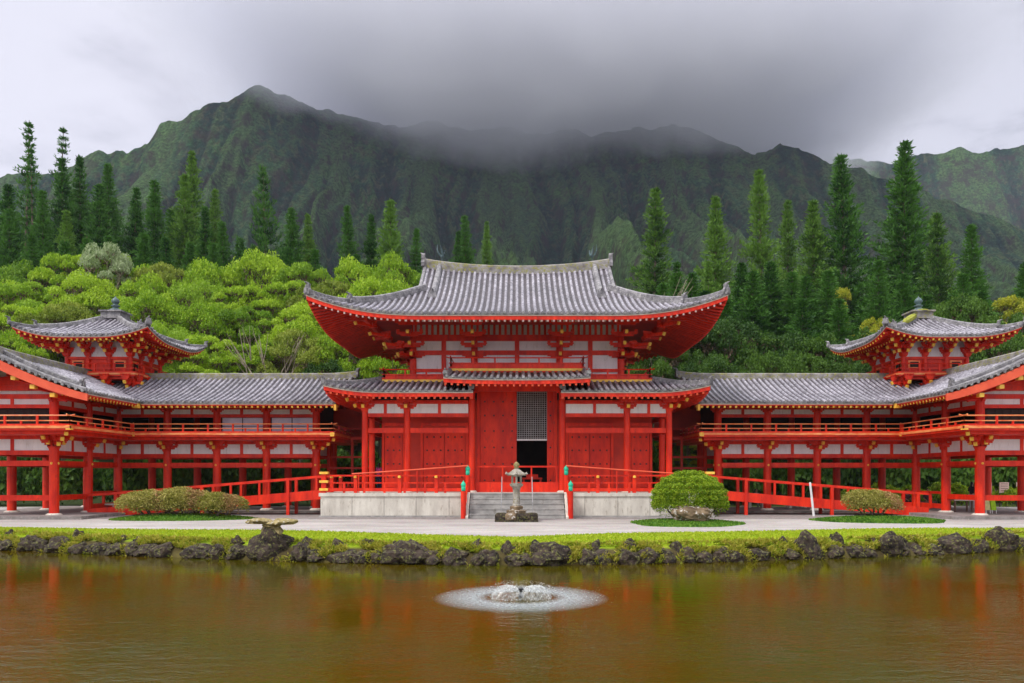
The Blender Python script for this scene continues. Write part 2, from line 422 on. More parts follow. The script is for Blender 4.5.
st = MB(); st.box(-2.44,2.44,40.2,40.36,0,1.12); stairs = part(st, 'stairs', STEP, hall)
for i in range(5):
    mb = MB(); y0 = 38.95+.28*i; z1 = .26*(i+1)
    mb.box(-2.45,2.45,y0,40.6 if i == 4 else y0+.30,z1-.26+.002*i,z1-.05); mb.box(-2.47,2.47,y0-.025,(40.6 if i == 4 else y0+.30),z1-.05,z1); part(mb, 'step', STEP, stairs)
for sg in (-1,1):
    mb = MB(); mb.prism([(38.75,0),(38.75,.12),(40.25,1.34),(40.6,1.34),(40.6,0)], (sg*2.56,0,0), (0,1,0), (1,0,0), .14); part(mb, 'stair_cheek', STONE, stairs)
    mb = MB(); mb.tube([(sg*.8,38.75,.0),(sg*.8,38.75,.85),(sg*.8,40.45,2.15),(sg*.8,40.45,1.3)], .022, 6); mb.tube([(sg*.8,39.6,.78),(sg*.8,39.6,1.5)], .02, 6); part(mb, 'pipe_handrail', METAL, stairs)
GIB = [(.06,0),(.105,.02),(.115,.20),(.09,.23),(.12,.27),(.135,.34),(.10,.42),(.03,.50),(.008,.55)]
for sg in (-1,1):
    for (x, y, z0, z1, nm) in ((sg*2.74,38.85,0,1.42,'newel_post'),(sg*2.62,40.50,1.3,2.24,'newel_post')):
        mb = MB(); mb.lathe((x,y,z0), [(.135,0),(.135,z1-z0)], 12); p = part(mb, nm, RED, hall)
        mb = MB(); mb.lathe((x,y,z1), GIB, 16); part(mb, 'onion_cap', VERD, p, smooth=True)
    mb = MB()
    for dz in (.95,.55,.2): mb.beam((sg*2.74,38.85,.05+dz),(sg*2.64,40.5,1.02+dz),.09,.09)
    part(mb, 'stair_rail', RED, hall)

# ---- fence round the platform edge
def fence_run(x0, y0, x1, y1, z, h, posts, parent, name='railing', mirror=1, caps=True, bottom=.17):
    mb = MB()
    mb.beam((x0,y0,z+h),(x1,y1,z+h),.10,.09); mb.beam((x0,y0,z+h*.58),(x1,y1,z+h*.58),.07,.07); mb.beam((x0,y0,z+bottom),(x1,y1,z+bottom),.11,.17)
    L = math.hypot(x1-x0,y1-y0); n = max(1,int(L/.95))
    for i in range(1, n, 1):
        t = i/n; x = x0+(x1-x0)*t; y = y0+(y1-y0)*t; mb.box(x-.06,x+.06,y-.04,y+.04,z+.001,z+h*.57)
    r = part(mb, name, RED, parent, mirror=mirror)
    for (x, y) in posts:
        mb = MB(); mb.box(x-.09,x+.09,y-.09,y+.09,z,z+h+.03); p = part(mb, 'railing_post', RED, parent, mirror=mirror)
        if caps:
            mb = MB(); mb.lathe((x,y-.11,z+h*.93), [(.0,-.08),(.085,-.05),(.085,.05),(.0,.08)], 8); part(mb, 'gilt_cap', GOLD, p, mirror=mirror)
for sg in (-1,1):
    fence_run(2.75,40.52,10.3,40.52,1.3,.92,[(4.3,40.52),(6.25,40.52),(8.6,40.52)],hall,mirror=sg)
    fence_run(10.3,40.52,10.3,42.3,1.3,.92,[(10.3,42.3)],hall,mirror=sg)
    fence_run(10.3,44.4,10.3,55.8,1.3,.92,[(10.3,44.4),(10.3,50),(10.3,55.8)],hall,mirror=sg)
    mb = MB(); mb.box(10.18,10.42,40.40,40.64,1.3,2.36); p = part(mb, 'corner_post', RED, hall, mirror=sg)
    for z in (1.42,1.84,2.3):
        mb = MB(); mb.box(10.05,10.5,40.34,40.72,z,z+.13); part(mb, 'gilt_band', GOLD, p, mirror=sg)
    mb = MB(); mb.tube([(8.75,40.3,2.31),(6,40.3,2.49),(2.62,40.36,2.74)], .04, 8, 0)
    for x, z in ((8.4,2.32),(5.3,2.52)): mb.tube([(x,40.33,1.3),(x,40.33,z)], .03, 6, 1)
    part(mb, 'sloping_handrail', [PINKRED, RED], hall, mirror=sg)  # pinkish rail colour stands in for its pale highlight

# ---- columns and lower storey
def column(x, y, z0, z1, par, r=.17, mirror=1, foot=True, cat=None):
    c = part(col_mb(x,y,z0,z1,r), 'column', RED, par, mirror=mirror, smooth=False)
    if foot:
        mb = MB(); mb.lathe((x,y,z0-.02), [(r*1.7,0),(r*1.65,.06),(r*1.25,.12)], 14); part(mb, 'foot_stone', STONE, c, mirror=mirror)
    return c
for sg in (-1,1):
    for x in (2.5,6.07,8.4): column(x,42,1.3,7.1 if x == 2.5 else 6.35,hall,.175,sg)
    for y in (44.0,48.1,52.2,54.2): column(8.4,y,1.3,6.35,hall,.175,sg)
    for x in (2.5,6.07): column(x,54.2,1.3,6.35,hall,.175,sg)
    # beams of the outer aisle, front
    for z0, z1, nm in ((4.58,4.85,'tie_beam'),(5.46,5.66,'tie_beam'),(6.18,6.38,'wall_plate')):
        for a, b in ((2.68,5.89),(6.25,8.22)):
            mb = MB(); mb.box(a,b,41.92,42.08,z0,z1); part(mb, nm, RED, hall, mirror=sg)
        mb = MB(); mb.box(8.32,8.48,42.17,54.03,z0+.003,z1-.003); part(mb, nm, RED, hall, mirror=sg)
    for a, b in ((2.7,4.2),(4.36,5.88),(6.26,7.2),(7.34,8.22)):
        mb = MB(); mb.box(a,b,41.96,42.04,5.662,6.178); part(mb, 'plaster_panel', WHITE, hall, mirror=sg)
    for x in (4.28,7.27):
        mb = MB(); mb.box(x-.08,x+.08,41.93,42.07,5.662,6.178); part(mb, 'stud', RED, hall, mirror=sg)
    for x, o in ((6.07,(0,-1)),(8.4,(0,-1))):
        part(bracket(x,42,5.72,o,1,.5,.34,1.1,scale=.9), 'bracket', RG, hall, mirror=sg)
    part(bracket(8.4,42,5.74,(1,-1),2,.5,.3,.5,scale=1), 'corner_bracket', RG, hall, mirror=sg)
    # red boarded wall and doors
    mb = MB(); mb.box(2.32,7.8,44.05,44.15,1.3,6.6); mb.box(7.7,7.8,44.16,52,1.3,6.6); wl = part(mb, 'boarded_wall', DRED, hall, mirror=sg)
    for a, b in ((2.98,5.42),(6.6,7.68)):
        nleaf = 2 if b-a > 2 else 1
        for q in range(nleaf):
            aa = a+(b-a)*q/nleaf+.02; bb = a+(b-a)*(q+1)/nleaf-.02
            mb = MB(); mb.box(aa,bb,43.98,44.047,1.55,4.9); dr = part(mb, 'door_leaf', RED, hall, mirror=sg)
            mb = MB(); nn = 3
            for zz in (2.15,2.9,3.68,4.45):
                for j in range(nn):
                    xx = aa+(bb-aa)*(j+.5)/nn; mb.tube([(xx,43.98,zz),(xx,43.945,zz),(xx,43.93,zz)], [.05,.042,.012], 8)
            part(mb, 'door_studs', BLACKM, dr, mirror=sg)
        mb = MB(); mb.box(a-.16,a-.005,43.93,44.04,1.3,5.1); mb.box(b+.005,b+.16 if b < 7 else 7.8,43.93,44.04,1.3,5.1); mb.box(a-.16,b+.11,43.92,44.04,5.1,5.28); mb.box(a-.004,b+.004,43.93,44.04,1.3,1.54)
        part(mb, 'door_frame', RED, hall, mirror=sg)
mb = MB(); mb.box(-7.7,7.7,52,52.1,1.3,6.6); part(mb, 'rear_wall', DRED, hall)
# centre bay
mb = MB(); mb.box(-2.31,-2.14,43.9,44.2,1.3,7.312); mb.box(2.14,2.31,43.9,44.2,1.3,7.312); mb.box(-2.13,2.13,43.9,44.2,7.1,7.315); mb.box(-2.13,2.13,43.88,44.2,1.3,1.52); part(mb, 'portal_frame', RED, hall)
mb = MB(); mb.box(-2.32,2.32,42.1,44.1,7.32,7.34); part(mb, 'porch_ceiling', DRED, hall)
for x0, x1 in ((-2.13,-.02),(1.74,2.13)):
    mb = MB(); mb.box(x0,x1,43.96,44.05,1.53,7.09); dr = part(mb, 'portal_door', RED, hall)
    mb = MB(); nn = 4 if x1-x0 > 1 else 1
    for zz in (1.95,2.9,3.85,4.8,5.7,6.5):
        for j in range(nn):
            xx = x0+(x1-x0)*(j+.5)/nn; mb.tube([(xx,43.96,zz),(xx,43.925,zz),(xx,43.91,zz)], [.05,.042,.012], 8)
    part(mb, 'door_studs', BLACKM, dr)
mb = MB()
for x in np.linspace(.03,1.72,14): mb.beam((x,44.1,4.35),(x,44.1,7.09),.035,.03)
for z in np.linspace(4.42,7.05,22): mb.beam((-.01,44.13,z),(1.74,44.13,z),.03,.03)
lat = part(mb, 'lattice_screen', METAL, hall)
mb = MB(); mb.box(-.01,1.74,44.05,44.15,4.25,4.35); part(mb, 'screen_rail', WPAINT, lat)
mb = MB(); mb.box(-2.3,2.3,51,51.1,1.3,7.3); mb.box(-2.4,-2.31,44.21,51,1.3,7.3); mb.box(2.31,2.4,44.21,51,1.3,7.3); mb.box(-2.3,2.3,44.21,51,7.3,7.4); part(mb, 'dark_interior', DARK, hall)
mb = MB(); mb.box(.3,1.5,44.9,45.4,2.0,2.1)
for x in (.4,1.4):
    for y in (45.0,45.3): mb.box(x-.05,x+.05,y-.05,y+.05,1.305,2.0)
mb.box(.55,1.25,45.0,45.3,2.1,2.3); alt = mb.build('offering_table', [RED], None, origin=(.9,45.15,1.3)); tag(alt, 'small red offering table seen through the open portal of the temple hall', 'table')
mb = MB(); mb.box(-2.3,2.3,42.12,42.2,1.31,1.86); mb.beam((-2.3,42.16,2.72),(2.3,42.16,2.72),.09,.09)
for x in (-2.2,-.8,.8,2.2): mb.box(x-.04,x+.04,42.13,42.19,1.86,2.68)
part(mb, 'threshold_fence', RED, hall)

# ---- lean-to roofs of the outer aisle
def liftf(R_, D, p=2.4, fade=5.):
    def f(e, v):
        if e >= D: return 0.
        return R_*((D-max(e,0))/D)**p*max(0,1-v/fade)
    return f
lm = liftf(.38, 3.0, 2, 3.2)
def prm(v): return 6.74+.27*v+.02*v*v
zf1 = lambda u, v: prm(v)+lm(10.3-abs(u), v)
zf2 = lambda u, v: prm(v)+lm(8.0-abs(u), v)
mb = MB(); ff, rr, ss = MB(), MB(), MB()
z0f = lambda u: 0
for sg in (-1,1):
    slope(mb, (0,40.2), (sg,0), (0,1), 2.33, 10.3, z0f, lambda u: min(2.75,10.3-u), zf1, nseg=10)
    slope(mb, (sg*10.3,48.2), (0,1), (-sg,0), -8, 8, z0f, lambda u: min(2.75,8-abs(u)), zf2, nseg=10)
    eave(ff, rr, ss, (0,40.2), (sg,0), (0,1), 2.33, 10.3, zf1, 1.75, hip0=False, hip1=True, two=False, rl=1.3, drop=.15)
    eave(ff, rr, ss, (sg*10.3,48.2), (0,1), (-sg,0), -8, 8, zf2, 1.75, two=False, rl=1.3, drop=.15)
slope(mb, (0,56.2), (1,0), (0,-1), -10.3, 10.3, z0f, lambda u: min(2.75,10.3-abs(u)), zf1, nseg=10)
eave(ff, rr, ss, (0,56.2), (1,0), (0,-1), -10.3, 10.3, zf1, 1.75, two=False, rl=1.3)
lr = part(mb, 'lower_roof', TILES, hall)
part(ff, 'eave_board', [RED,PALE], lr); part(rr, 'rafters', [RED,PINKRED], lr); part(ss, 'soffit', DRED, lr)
mb = MB()
for sx in (-1,1):
    for (cy, sy) in ((40.2,1),(56.2,-1)):
        pts = [(sx*(10.3-v), cy+sy*v, zf1(10.3-v,v)) for v in (.05,.5,1,1.6,2.2,2.7)]
        ridge(mb, pts, .26, .24); ornament(mb, pts[0], (sx,-sy), .34, .34)
    pts = [(sx*2.42, 40.2+v, zf1(2.42,v)+(.12*(1-v/2)**2 if v < 2 else 0)) for v in (-.06,.3,.8,1.4,2.0,2.7)]
    ridge(mb, pts, .24, .2); ornament(mb, pts[0], (0,-1), .3, .32)
part(mb, 'hip_ridges', TEND, lr, smooth=False)
for sx in (-1,1):
    mb = MB(); mb.prism([(40.3,6.3),(40.3,6.6),(42.0,7.0),(42.0,6.4)], (sx*2.36,0,0), (0,1,0), (1,0,0), .06); part(mb, 'roof_end_board', RED, lr)
zfc = lambda u, v: 7.36+.17*v+.02*v*v+.10*(abs(u)/3.85)**3
mb = MB(); ff, rr, ss = MB(), MB(), MB()
slope(mb, (0,39.75), (1,0), (0,1), -3.85, 3.85, z0f, lambda u: 2.8, zfc, nseg=10)
eave(ff, rr, ss, (0,39.75), (1,0), (0,1), -3.85, 3.85, zfc, 2.3, hip0=False, hip1=False, two=False, rl=1.6, drop=.15)
for sx in (-1,1):
    pts = [(sx*3.75, 39.75+v, zfc(3.75,v)+(.1*(1-v/1.5)**2 if v < 1.5 else 0)) for v in (-.06,.3,.8,1.4,2.0,2.75)]
    ridge(mb, pts, .24, .2, 2); ornament(mb, pts[0], (0,-1), .26, .24, mi=2)
cr = part(mb, 'porch_roof', TILES, hall)
part(ff, 'eave_board', [RED,PALE], cr); part(rr, 'rafters', [RED,PINKRED], cr); part(ss, 'soffit', DRED, cr)
mb = MB()
for sx in (-1,1): mb.prism([(39.9,6.95),(39.9,7.2),(42.5,7.7),(42.5,7.1)], (sx*3.78,0,0), (0,1,0), (1,0,0), .06); mb.box(*sorted((sx*2.7,sx*3.74)),41.9,42.05,6.85,7.2)
mb.box(-2.32,2.32,41.9,42.05,6.88,7.3); part(mb, 'porch_beam', RED, cr)
for sg in (-1,1): part(bracket(2.5,42,6.6,(0,-1),1,.5,.3,.9,scale=.9), 'bracket', RG, hall, mirror=sg)

# ---- balcony
def deck(x0,x1,y0,y1,z0,z1,name,par,edge=GOLD,mirror=1):
    mb = MB(); mb.box(x0,x1,y0,y1,z0,z1-.01); d = part(mb, name, RED, par, mirror=mirror)
    mb = MB(); mb.box(x0-.04,x1+.04,y0-.04,y0-.001,z1-.12,z1+.01); mb.box(x0-.04,x0-.001,y0,y1,z1-.12,z1+.01); mb.box(x1+.001,x1+.04,y0,y1,z1-.12,z1+.01)
    part(mb, 'deck_edge', edge, d, mirror=mirror)
    return d
deck(-3.75,3.75,42.5,44.6,8.0,8.2,'balcony_deck',hall)
mb = MB(); railing(mb,(-3.7,42.56),(3.7,42.56),8.2,.62,1.25); railing(mb,(3.7,42.56),(3.7,44.5),8.2,.62); railing(mb,(-3.7,42.56),(-3.7,44.5),8.2,.62); part(mb,'balcony_railing',[RED,RED],hall)
for sg in (-1,1):
    deck(3.8,7.5,42.5,53.9,7.36,7.58,'balcony_deck',hall,mirror=sg)
    mb = MB(); railing(mb,(3.9,42.56),(7.44,42.56),7.58,.58,1.2); railing(mb,(7.44,42.56),(7.44,53.8),7.58,.58,1.4); part(mb,'balcony_railing',[RED,RED],hall,mirror=sg)
mb = MB(); mb.box(-3.7,3.7,42.9,44.6,7.35,7.98); part(mb, 'balcony_base', RED, hall)
for sg in (-1,1):
    mb = MB(); mb.box(3.85,7.2,42.8,53.6,6.9,7.355); part(mb, 'balcony_base', RED, hall, mirror=sg)
    mb = MB(); mb.box(3.95,7.4,42.6,42.63,7.62,7.88); mb.box(7.4,7.43,42.64,53.7,7.62,7.88); part(mb, 'railing_panel', RED, hall, mirror=sg)
mb = MB(); mb.box(-3.66,3.66,42.6,42.63,8.24,8.5); part(mb, 'railing_panel', RED, hall)

# ---- upper storey
mb = MB(); mb.box(-6.08,6.08,44.66,44.72,7.3,12.3); mb.box(-6.08,-6.02,44.72,51.5,7.3,12.3); mb.box(6.02,6.08,44.72,51.5,7.3,12.3); mb.box(-6.08,6.08,51.5,51.56,7.3,12.3); part(mb, 'plaster_wall', WHITE, hall)
for x in (-6.1,-2.5,2.5,6.1):
    for y in (44.62,51.6): column(x,y,7.6,10.6,hall,.2,foot=False)
for x in (-6.1,6.1): column(x,48.1,7.6,10.6,hall,.2,foot=False)
for x in (-4.3,0,4.3):
    mb = MB(); mb.box(x-.13,x+.13,44.57,44.655,8.2,10.2); part(mb, 'stud', RED, hall)
for z0, z1 in ((8.30,8.48),(9.30,9.56),(10.12,10.48)):
    mb = MB(); mb.box(-6.2,6.2,44.55-.004*(z0>9),44.65,z0,z1); mb.box(-6.2,6.2,51.57,51.67,z0,z1)
    for sx in (-1,1): mb.box(*sorted((sx*6.1,sx*6.2)),44.66,51.56,z0+.002,z1-.002)
    part(mb, 'tie_beam', RED, hall)
mb = MB()
for x in np.arange(-5.95,6.0,.33): mb.box(x-.07,x+.07,44.52,44.64,10.485,11.15)
mb.box(-6.2,6.2,44.5,44.65,11.15,12.3)
for y in np.arange(44.9,51.5,.33):
    for sx in (-1,1): mb.box(*sorted((sx*6.1,sx*6.18)),y-.07,y+.07,10.485,11.15)
for sx in (-1,1): mb.box(*sorted((sx*6.1,sx*6.22)),44.66,51.6,11.15,12.3)
part(mb, 'cove_slats', RED, hall)
BK = dict(n=3, st=.72, rise=.5, aw=1.55)
for x in (-2.5,2.5):
    part(bracket(x,44.6,8.95,(0,-1),**BK), 'bracket', RG, hall); part(bracket(x,51.6,8.95,(0,1),**BK), 'bracket', RG, hall)
for x in (-6.1,6.1):
    sx = 1 if x > 0 else -1
    part(bracket(x,44.6,8.95,(0,-1),**BK), 'bracket', RG, hall); part(bracket(x,44.62,8.95,(sx,0),**BK), 'bracket', RG, hall)
    part(bracket(x,44.6,8.93,(sx,-1),n=4,st=.95,rise=.46,aw=.7), 'corner_bracket', RG, hall)
    part(bracket(x,48.1,8.95,(sx,0),**BK), 'bracket', RG, hall)
    part(bracket(x,51.6,8.93,(sx,1),n=4,st=.95,rise=.46,aw=.7), 'corner_bracket', RG, hall)
mb = MB(); a, b = 2.16, 10.98
mb.beam((-6.1-a-1.2,44.6-a,b),(6.1+a+1.2,44.6-a,b),.2,.22); mb.beam((-6.1-a-1.2,51.6+a,b),(6.1+a+1.2,51.6+a,b),.2,.22)
for sx in (-1,1): mb.beam((sx*(6.1+a),44.6-a-1.2,b-.23),(sx*(6.1+a),51.6+a+1.2,b-.23),.2,.22)
part(mb, 'eave_purlin', RED, hall)
mb = MB(); mb.box(-6.1-a+.1,6.1+a-.1,44.6-a+.1,44.5,11.05,11.12); 
for sx in (-1,1): mb.box(*sorted((sx*6.22,sx*(6.1+a-.1))),44.5,51.6,11.05,11.12)
part(mb, 'eave_ceiling', DRED, hall)

# ---- great roof
LX, LY, GX = 11.05, 8.5, 5.85
lft = liftf(1.08, 6.2, 2.4, 5.5)
def prof(v): return 10.7+.270*v+.0292*v*v
zfF = lambda u, v: prof(v)+lft(LX-abs(u), v)+(.35*(abs(u)/GX)**2*(v/LY)**2 if abs(u) <= GX else .35*(v/LY)**2)
zfS = lambda u, v: prof(v)+lft(LY-abs(u), v)+.35*(v/LY)**2
mb = MB(); ff, rr, ss = MB(), MB(), MB()
vmF = lambda u: LY if abs(u) < GX else LX-abs(u)
vmS = lambda u: min(LX-5.2, LY-abs(u))
for cy, sy in ((39.6,1),(56.6,-1)):
    slope(mb, (0,cy), (sy,0), (0,sy), -LX, LX, z0f, vmF, zfF, nseg=11)
    eave(ff, rr, ss, (0,cy), (sy,0), (0,sy), -LX, LX, zfF, 5.0, rl=2.0, fh=.20, rw=.095)
for sx in (-1,1):
    slope(mb, (sx*LX,48.1), (0,sx), (-sx,0), -LY, LY, z0f, vmS, zfS, nseg=11)
    eave(ff, rr, ss, (sx*LX,48.1), (0,sx), (-sx,0), -LY, LY, zfS, 5.0, rl=2.0, fh=.20, rw=.095)
gr = part(mb, 'great_roof', TILES, hall)
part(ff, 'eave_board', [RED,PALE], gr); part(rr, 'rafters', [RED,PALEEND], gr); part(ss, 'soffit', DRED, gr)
mb = MB()
rz = lambda x: prof(LY)+.35*(x/GX)**2
ridge(mb, [(x,48.1,rz(x)-.12+.10*(abs(x)/GX)**3) for x in np.linspace(-GX-.05,GX+.05,15)], .5, .54)
mr = part(mb, 'main_ridge', MOSSY, gr)
mb = MB()
for sx in (-1,1):
    ornament(mb, (sx*(GX+.06),48.1,rz(GX)-.05), (sx,0), .8, .85, .2)
    for sy, cy in ((1,39.6),(-1,56.6)):
        pts = [(sx*4.9,cy+sy*v,zfF(4.9,v)+.02) for v in np.linspace(8.4,4.5,9)]; ridge(mb, pts, .36, .36)
        ornament(mb, (sx*4.9,cy+sy*4.42,zfF(4.9,4.4)), (0,-sy), .5, .5)
        pts = [(sx*(LX-v),cy+sy*v,zfF(LX-v,v)+.02) for v in np.linspace(5.6,1.95,8)]; ridge(mb, pts, .36, .38)
        ornament(mb, (sx*(LX-1.9),cy+sy*1.9,zfF(LX-1.9,1.9)), (sx,-sy), .5, .55)
        pts = [(sx*(LX-v),cy+sy*v,zfF(LX-v,v)+.03) for v in np.linspace(2.0,.0,6)]; ridge(mb, pts, .30, .24)
        ornament(mb, (sx*(LX-.12),cy+sy*.12,zfF(LX-.1,.1)+.05), (sx,-sy), .45, .5)
        ridge(mb, [(sx*(GX-.05),cy+sy*v,zfF(GX-.1,v)+.03) for v in np.linspace(8.3,5.3,8)], .22, .16)
part(mb, 'roof_ridges', TEND, gr)
mb = MB()
for sx in (-1,1):
    mb.prism([(48.1-2.7,13.2),(48.1,15.1),(48.1+2.7,13.2)], (sx*5.15,0,0), (0,1,0), (1,0,0), .08)
    for sy, cy in ((1,39.6),(-1,56.6)):
        for a_, b_ in zip(np.linspace(5.2,8.5,8)[:-1], np.linspace(5.2,8.5,8)[1:]):
            mb.beam((sx*(GX-.1),cy+sy*a_,zfF(GX-.1,a_)-.33),(sx*(GX-.1),cy+sy*b_,zfF(GX-.1,b_)-.33),.08,.42)
part(mb, 'gable_board', RED, gr)
for sx in (-1,1):      # bronze phoenix on each end of the ridge
    x = sx*4.75; z = rz(4.75)+.42; s_ = sx
    mb = MB()
    mb.tube([(x,48.1,z),(x,48.1,z+.28)], .03, 6); mb.tube([(x+s_*.05,48.1,z+.25),(x-s_*.05,48.1,z+.38),(x-s_*.14,48.1,z+.52),(x-s_*.16,48.1,z+.70),(x-s_*.25,48.1,z+.72)], [.05,.11,.07,.045,.01], 8)
    for k in range(5): mb.tube([(x+s_*.02,48.1,z+.3),(x+s_*(.2+.03*k),48.1+(k-2)*.03,z+.45+.08*k),(x+s_*(.22+.02*k),48.1+(k-2)*.06,z+.62+.13*k)], [.04,.03,.01], 5)
    for w in (-1,1): mb.prism([(0,0),(.1,.35),(.28,.55),(.22,.2),(.1,-.02)], (x-s_*.05,48.1+w*.07,z+.4), (s_*.4,w,0), (s_,-w*.4,0), .02)
    p = part(mb, 'phoenix_finial', BRONZE, hall, smooth=False)

# ================================================================== GALLERY WINGS
EZ = 6.42
def pw(t): return EZ+.285*t+.0245*t*t
HD = 4.85
def wing(s):
    side = 'left' if s < 0 else 'right'
    root = empty('gallery_wing', (s*20,46,0), f'two-storey vermilion gallery wing on open stilts, running {side} from the temple hall', 'temple wing', 'gallery wings either side of the temple hall')
    P = lambda mb, nm, mats, par=root, **k: part(mb, nm, mats, par, mirror=s, **k)
    fr = [12.15,15.15,18.15,21.15]
    cols = [(x,46.0) for x in fr]+[(24.15,46.0)]+[(24.15,42.8),(24.15,39.65)]
    back = [(x,50.3) for x in fr]+[(24.15,50.3),(28.45,50.3),(28.45,46.0),(28.45,42.8),(28.45,39.65)]
    for x, y in cols+back: column(x,y,.16,6.3,root,.235,mirror=s)
    if True:   # extra dark pairs behind the inner end
        for x in (12.15,13.2): column(x,49.2,.16,4.4,root,.15,mirror=s)
    # low stone base
    mb = MB(); mb.box(10.6,21.9,44.95,51.4,0,.14); mb.box(21.9,31.0,38.2,51.5,0,.17); P(mb, 'stone_base', PAVE)
    # tie beams along every row of bays
    rows = [([x for x in fr]+[24.15],46.0,'x'),([x for x in fr]+[24.15,28.45],50.3,'x'),([39.65,42.8,46.0],24.15,'y'),([39.65,42.8,46.0,50.3],28.45,'y'),([24.15,28.45],39.65,'x')]
    for (cs, k, ax) in rows:
        for a, b in zip(cs[:-1], cs[1:]):
            a += .2; b -= .2
            for z0, z1, w in ((2.72,3.0,.09),(3.30,3.53,.10),(4.12,4.30,.11),(5.74,5.93,.09),(6.22,6.42,.10)):
                mb = MB()
                if ax == 'x': mb.box(a,b,k-w,k+w,z0,z1)
                else: mb.box(k-w,k+w,a,b,z0,z1)
                P(mb, 'tie_beam', RED)
            m = (a+b)/2
            for (z0, z1) in ((3.533,4.117),(5.933,6.217)):
                for q0, q1 in ((a,m-.09),(m+.09,b)):
                    mb = MB()
                    if ax == 'x': mb.box(q0,q1,k-.04,k+.04,z0,z1)
                    else: mb.box(k-.04,k+.04,q0,q1,z0,z1)
                    P(mb, 'plaster_panel', WHITE)
                mb = MB()
                if ax == 'x': mb.box(m-.088,m+.088,k-.07,k+.07,z0,z1)
                else: mb.box(k-.07,k+.07,m-.088,m+.088,z0,z1)
                P(mb, 'stud', RED)
    # nail covers where beams meet the columns
    for x, y in cols:
        mb = MB()
        for (dx, dy) in ((0,-.245),(-.245,0)):
            for z in (2.86,):
                mb.tube([(x+dx*.95,y+dy*.95,z),(x+dx*1.12,y+dy*1.12,z)], [.07,.05], 8)
        P(mb, 'gilt_nail_cover', GOLD)
    # low rails between the stilts of the forward arm
    for a, b in (((24.38,39.65),(28.2,39.65)),((24.15,39.9),(24.15,42.56))):
        mb = MB(); mb.beam((a[0],a[1],1.06),(b[0],b[1],1.06),.14,.28); P(mb, 'low_rail', RED)
    mb = MB(); mb.beam((24.15,43.05,1.25),(24.15,45.75,1.25),.12,.14); mb.box(24.1,24.2,43.05,45.75,.35,.62); mb.beam((24.15,44.4,.3),(24.15,44.4,1.3),.12,.12)
    mb.beam((21.4,45.99,1.25),(23.9,45.99,1.25),.12,.14); mb.box(21.4,23.9,45.94,46.04,.35,.62); P(mb, 'low_fence', RED)
    # balcony decks
    def dk(x0,x1,y0,y1):
        mb = MB(); mb.box(x0,x1,y0,y1,4.47,4.66); mb.box(x0+.35,x1-.35 if x1 > 30 else x1,y0+.35,y1,4.30,4.468); return mb
    d = P(dk(10.6,30.4,44.05,52.2), 'balcony_deck', RED)
    d2 = P(dk(22.2,30.4,37.75,44.04), 'balcony_deck', RED)
    mb = MB()
    for (x0,x1,y0,y1) in ((10.55,22.15,44.0,44.049),(10.55,10.599,44.05,52.2),(10.55,30.45,52.201,52.25),(22.15,22.199,37.7,44.0),(22.15,30.45,37.7,37.749),(30.401,30.45,37.75,52.2)):
        mb.box(x0,x1,y0,y1,4.575,4.70)
    P(mb, 'deck_edge', ORANGE, d)
    for a, b in (((10.7,44.12),(22.28,44.12)),((22.28,43.9),(22.28,37.85)),((22.28,37.85),(30.33,37.85)),((30.33,37.85),(30.33,52.1)),((30.33,52.1),(10.7,52.1)),((10.7,52.1),(10.7,44.12))):
        mb = MB(); railing(mb, a, b, 4.68, .54, 1.5); P(mb, 'balcony_railing', [RED,ORANGE])  # orange upper rails: sky highlight put into the colour
    for c in ((22.28,37.85),(22.28,44.0),(10.7,44.12)):
        mb = MB(); mb.box(c[0]-.12,c[0]+.12,c[1]-.14,c[1]+.12,4.5,4.66+.06); P(mb, 'gilt_corner_plate', GOLD, d)
    # brackets under the balcony and under the eaves
    for x, y in cols:
        o = (0,-1) if y == 46.0 and x < 24 else (-1,0)
        if (x,y) == (24.15,46.0): o = (-1,-1)
        P(bracket(x,y,3.62,o,2,.34,.24,1.35,scale=1.15), 'bracket', RG)
        P(bracket(x,y,5.86,o,1,.6,.34,.9,scale=.8), 'upper_bracket', [RED,RED])
    for x, o in ((24.15,(0,-1)),(28.45,(0,-1))):
        P(bracket(x,39.65,3.63,o,2,.34,.24,1.35,scale=1.15), 'bracket', RG)
    P(bracket(24.15,39.65,3.55,(-1,-1),3,.68,.24,.5), 'corner_bracket', RG); P(bracket(12.15,46.0,3.55,(-1,-1),3,.6,.24,.5), 'corner_bracket', RG)
    for y in (42.8,46.0): P(bracket(28.45,y,3.62,(1,0),2,.34,.24,1.35,scale=1.15), 'bracket', RG)
    # gallery rooms: dark inside walls set back from the columns, dark ceiling
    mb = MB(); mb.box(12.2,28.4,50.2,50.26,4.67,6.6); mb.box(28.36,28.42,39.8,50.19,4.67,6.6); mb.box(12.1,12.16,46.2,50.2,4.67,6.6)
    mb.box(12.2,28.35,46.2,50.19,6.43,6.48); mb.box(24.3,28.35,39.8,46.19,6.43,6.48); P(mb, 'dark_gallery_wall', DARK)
    mb = MB()
    for x in np.arange(24.6,28.2,.42): mb.beam((x,39.72,4.68),(x,39.72,5.73),.035,.035)
    mb.box(24.4,28.2,39.80,39.84,4.68,5.73)
    P(mb, 'gallery_lattice', DARK)
    if s < 0:
        for a, b in ((12.42,14.9),(15.42,17.9)):
            mb = MB(); mb.box(a,b,46.16,46.2,4.75,5.73); f = P(mb, 'pale_window_screen', SCREEN)
            mb = MB(); mb.box((a+b)/2-.02,(a+b)/2+.02,46.13,46.157,4.75,5.73); mb.box(a,b,46.14,46.157,5.2,5.23); P(mb, 'glazing_bar', DARK, f)
    # dark link between wing and hall
    mb = MB(); mb.box(9.0,12.1,48.2,49.9,4.5,4.7); mb.box(10.4,10.55,48.3,48.45,1.3,4.5)
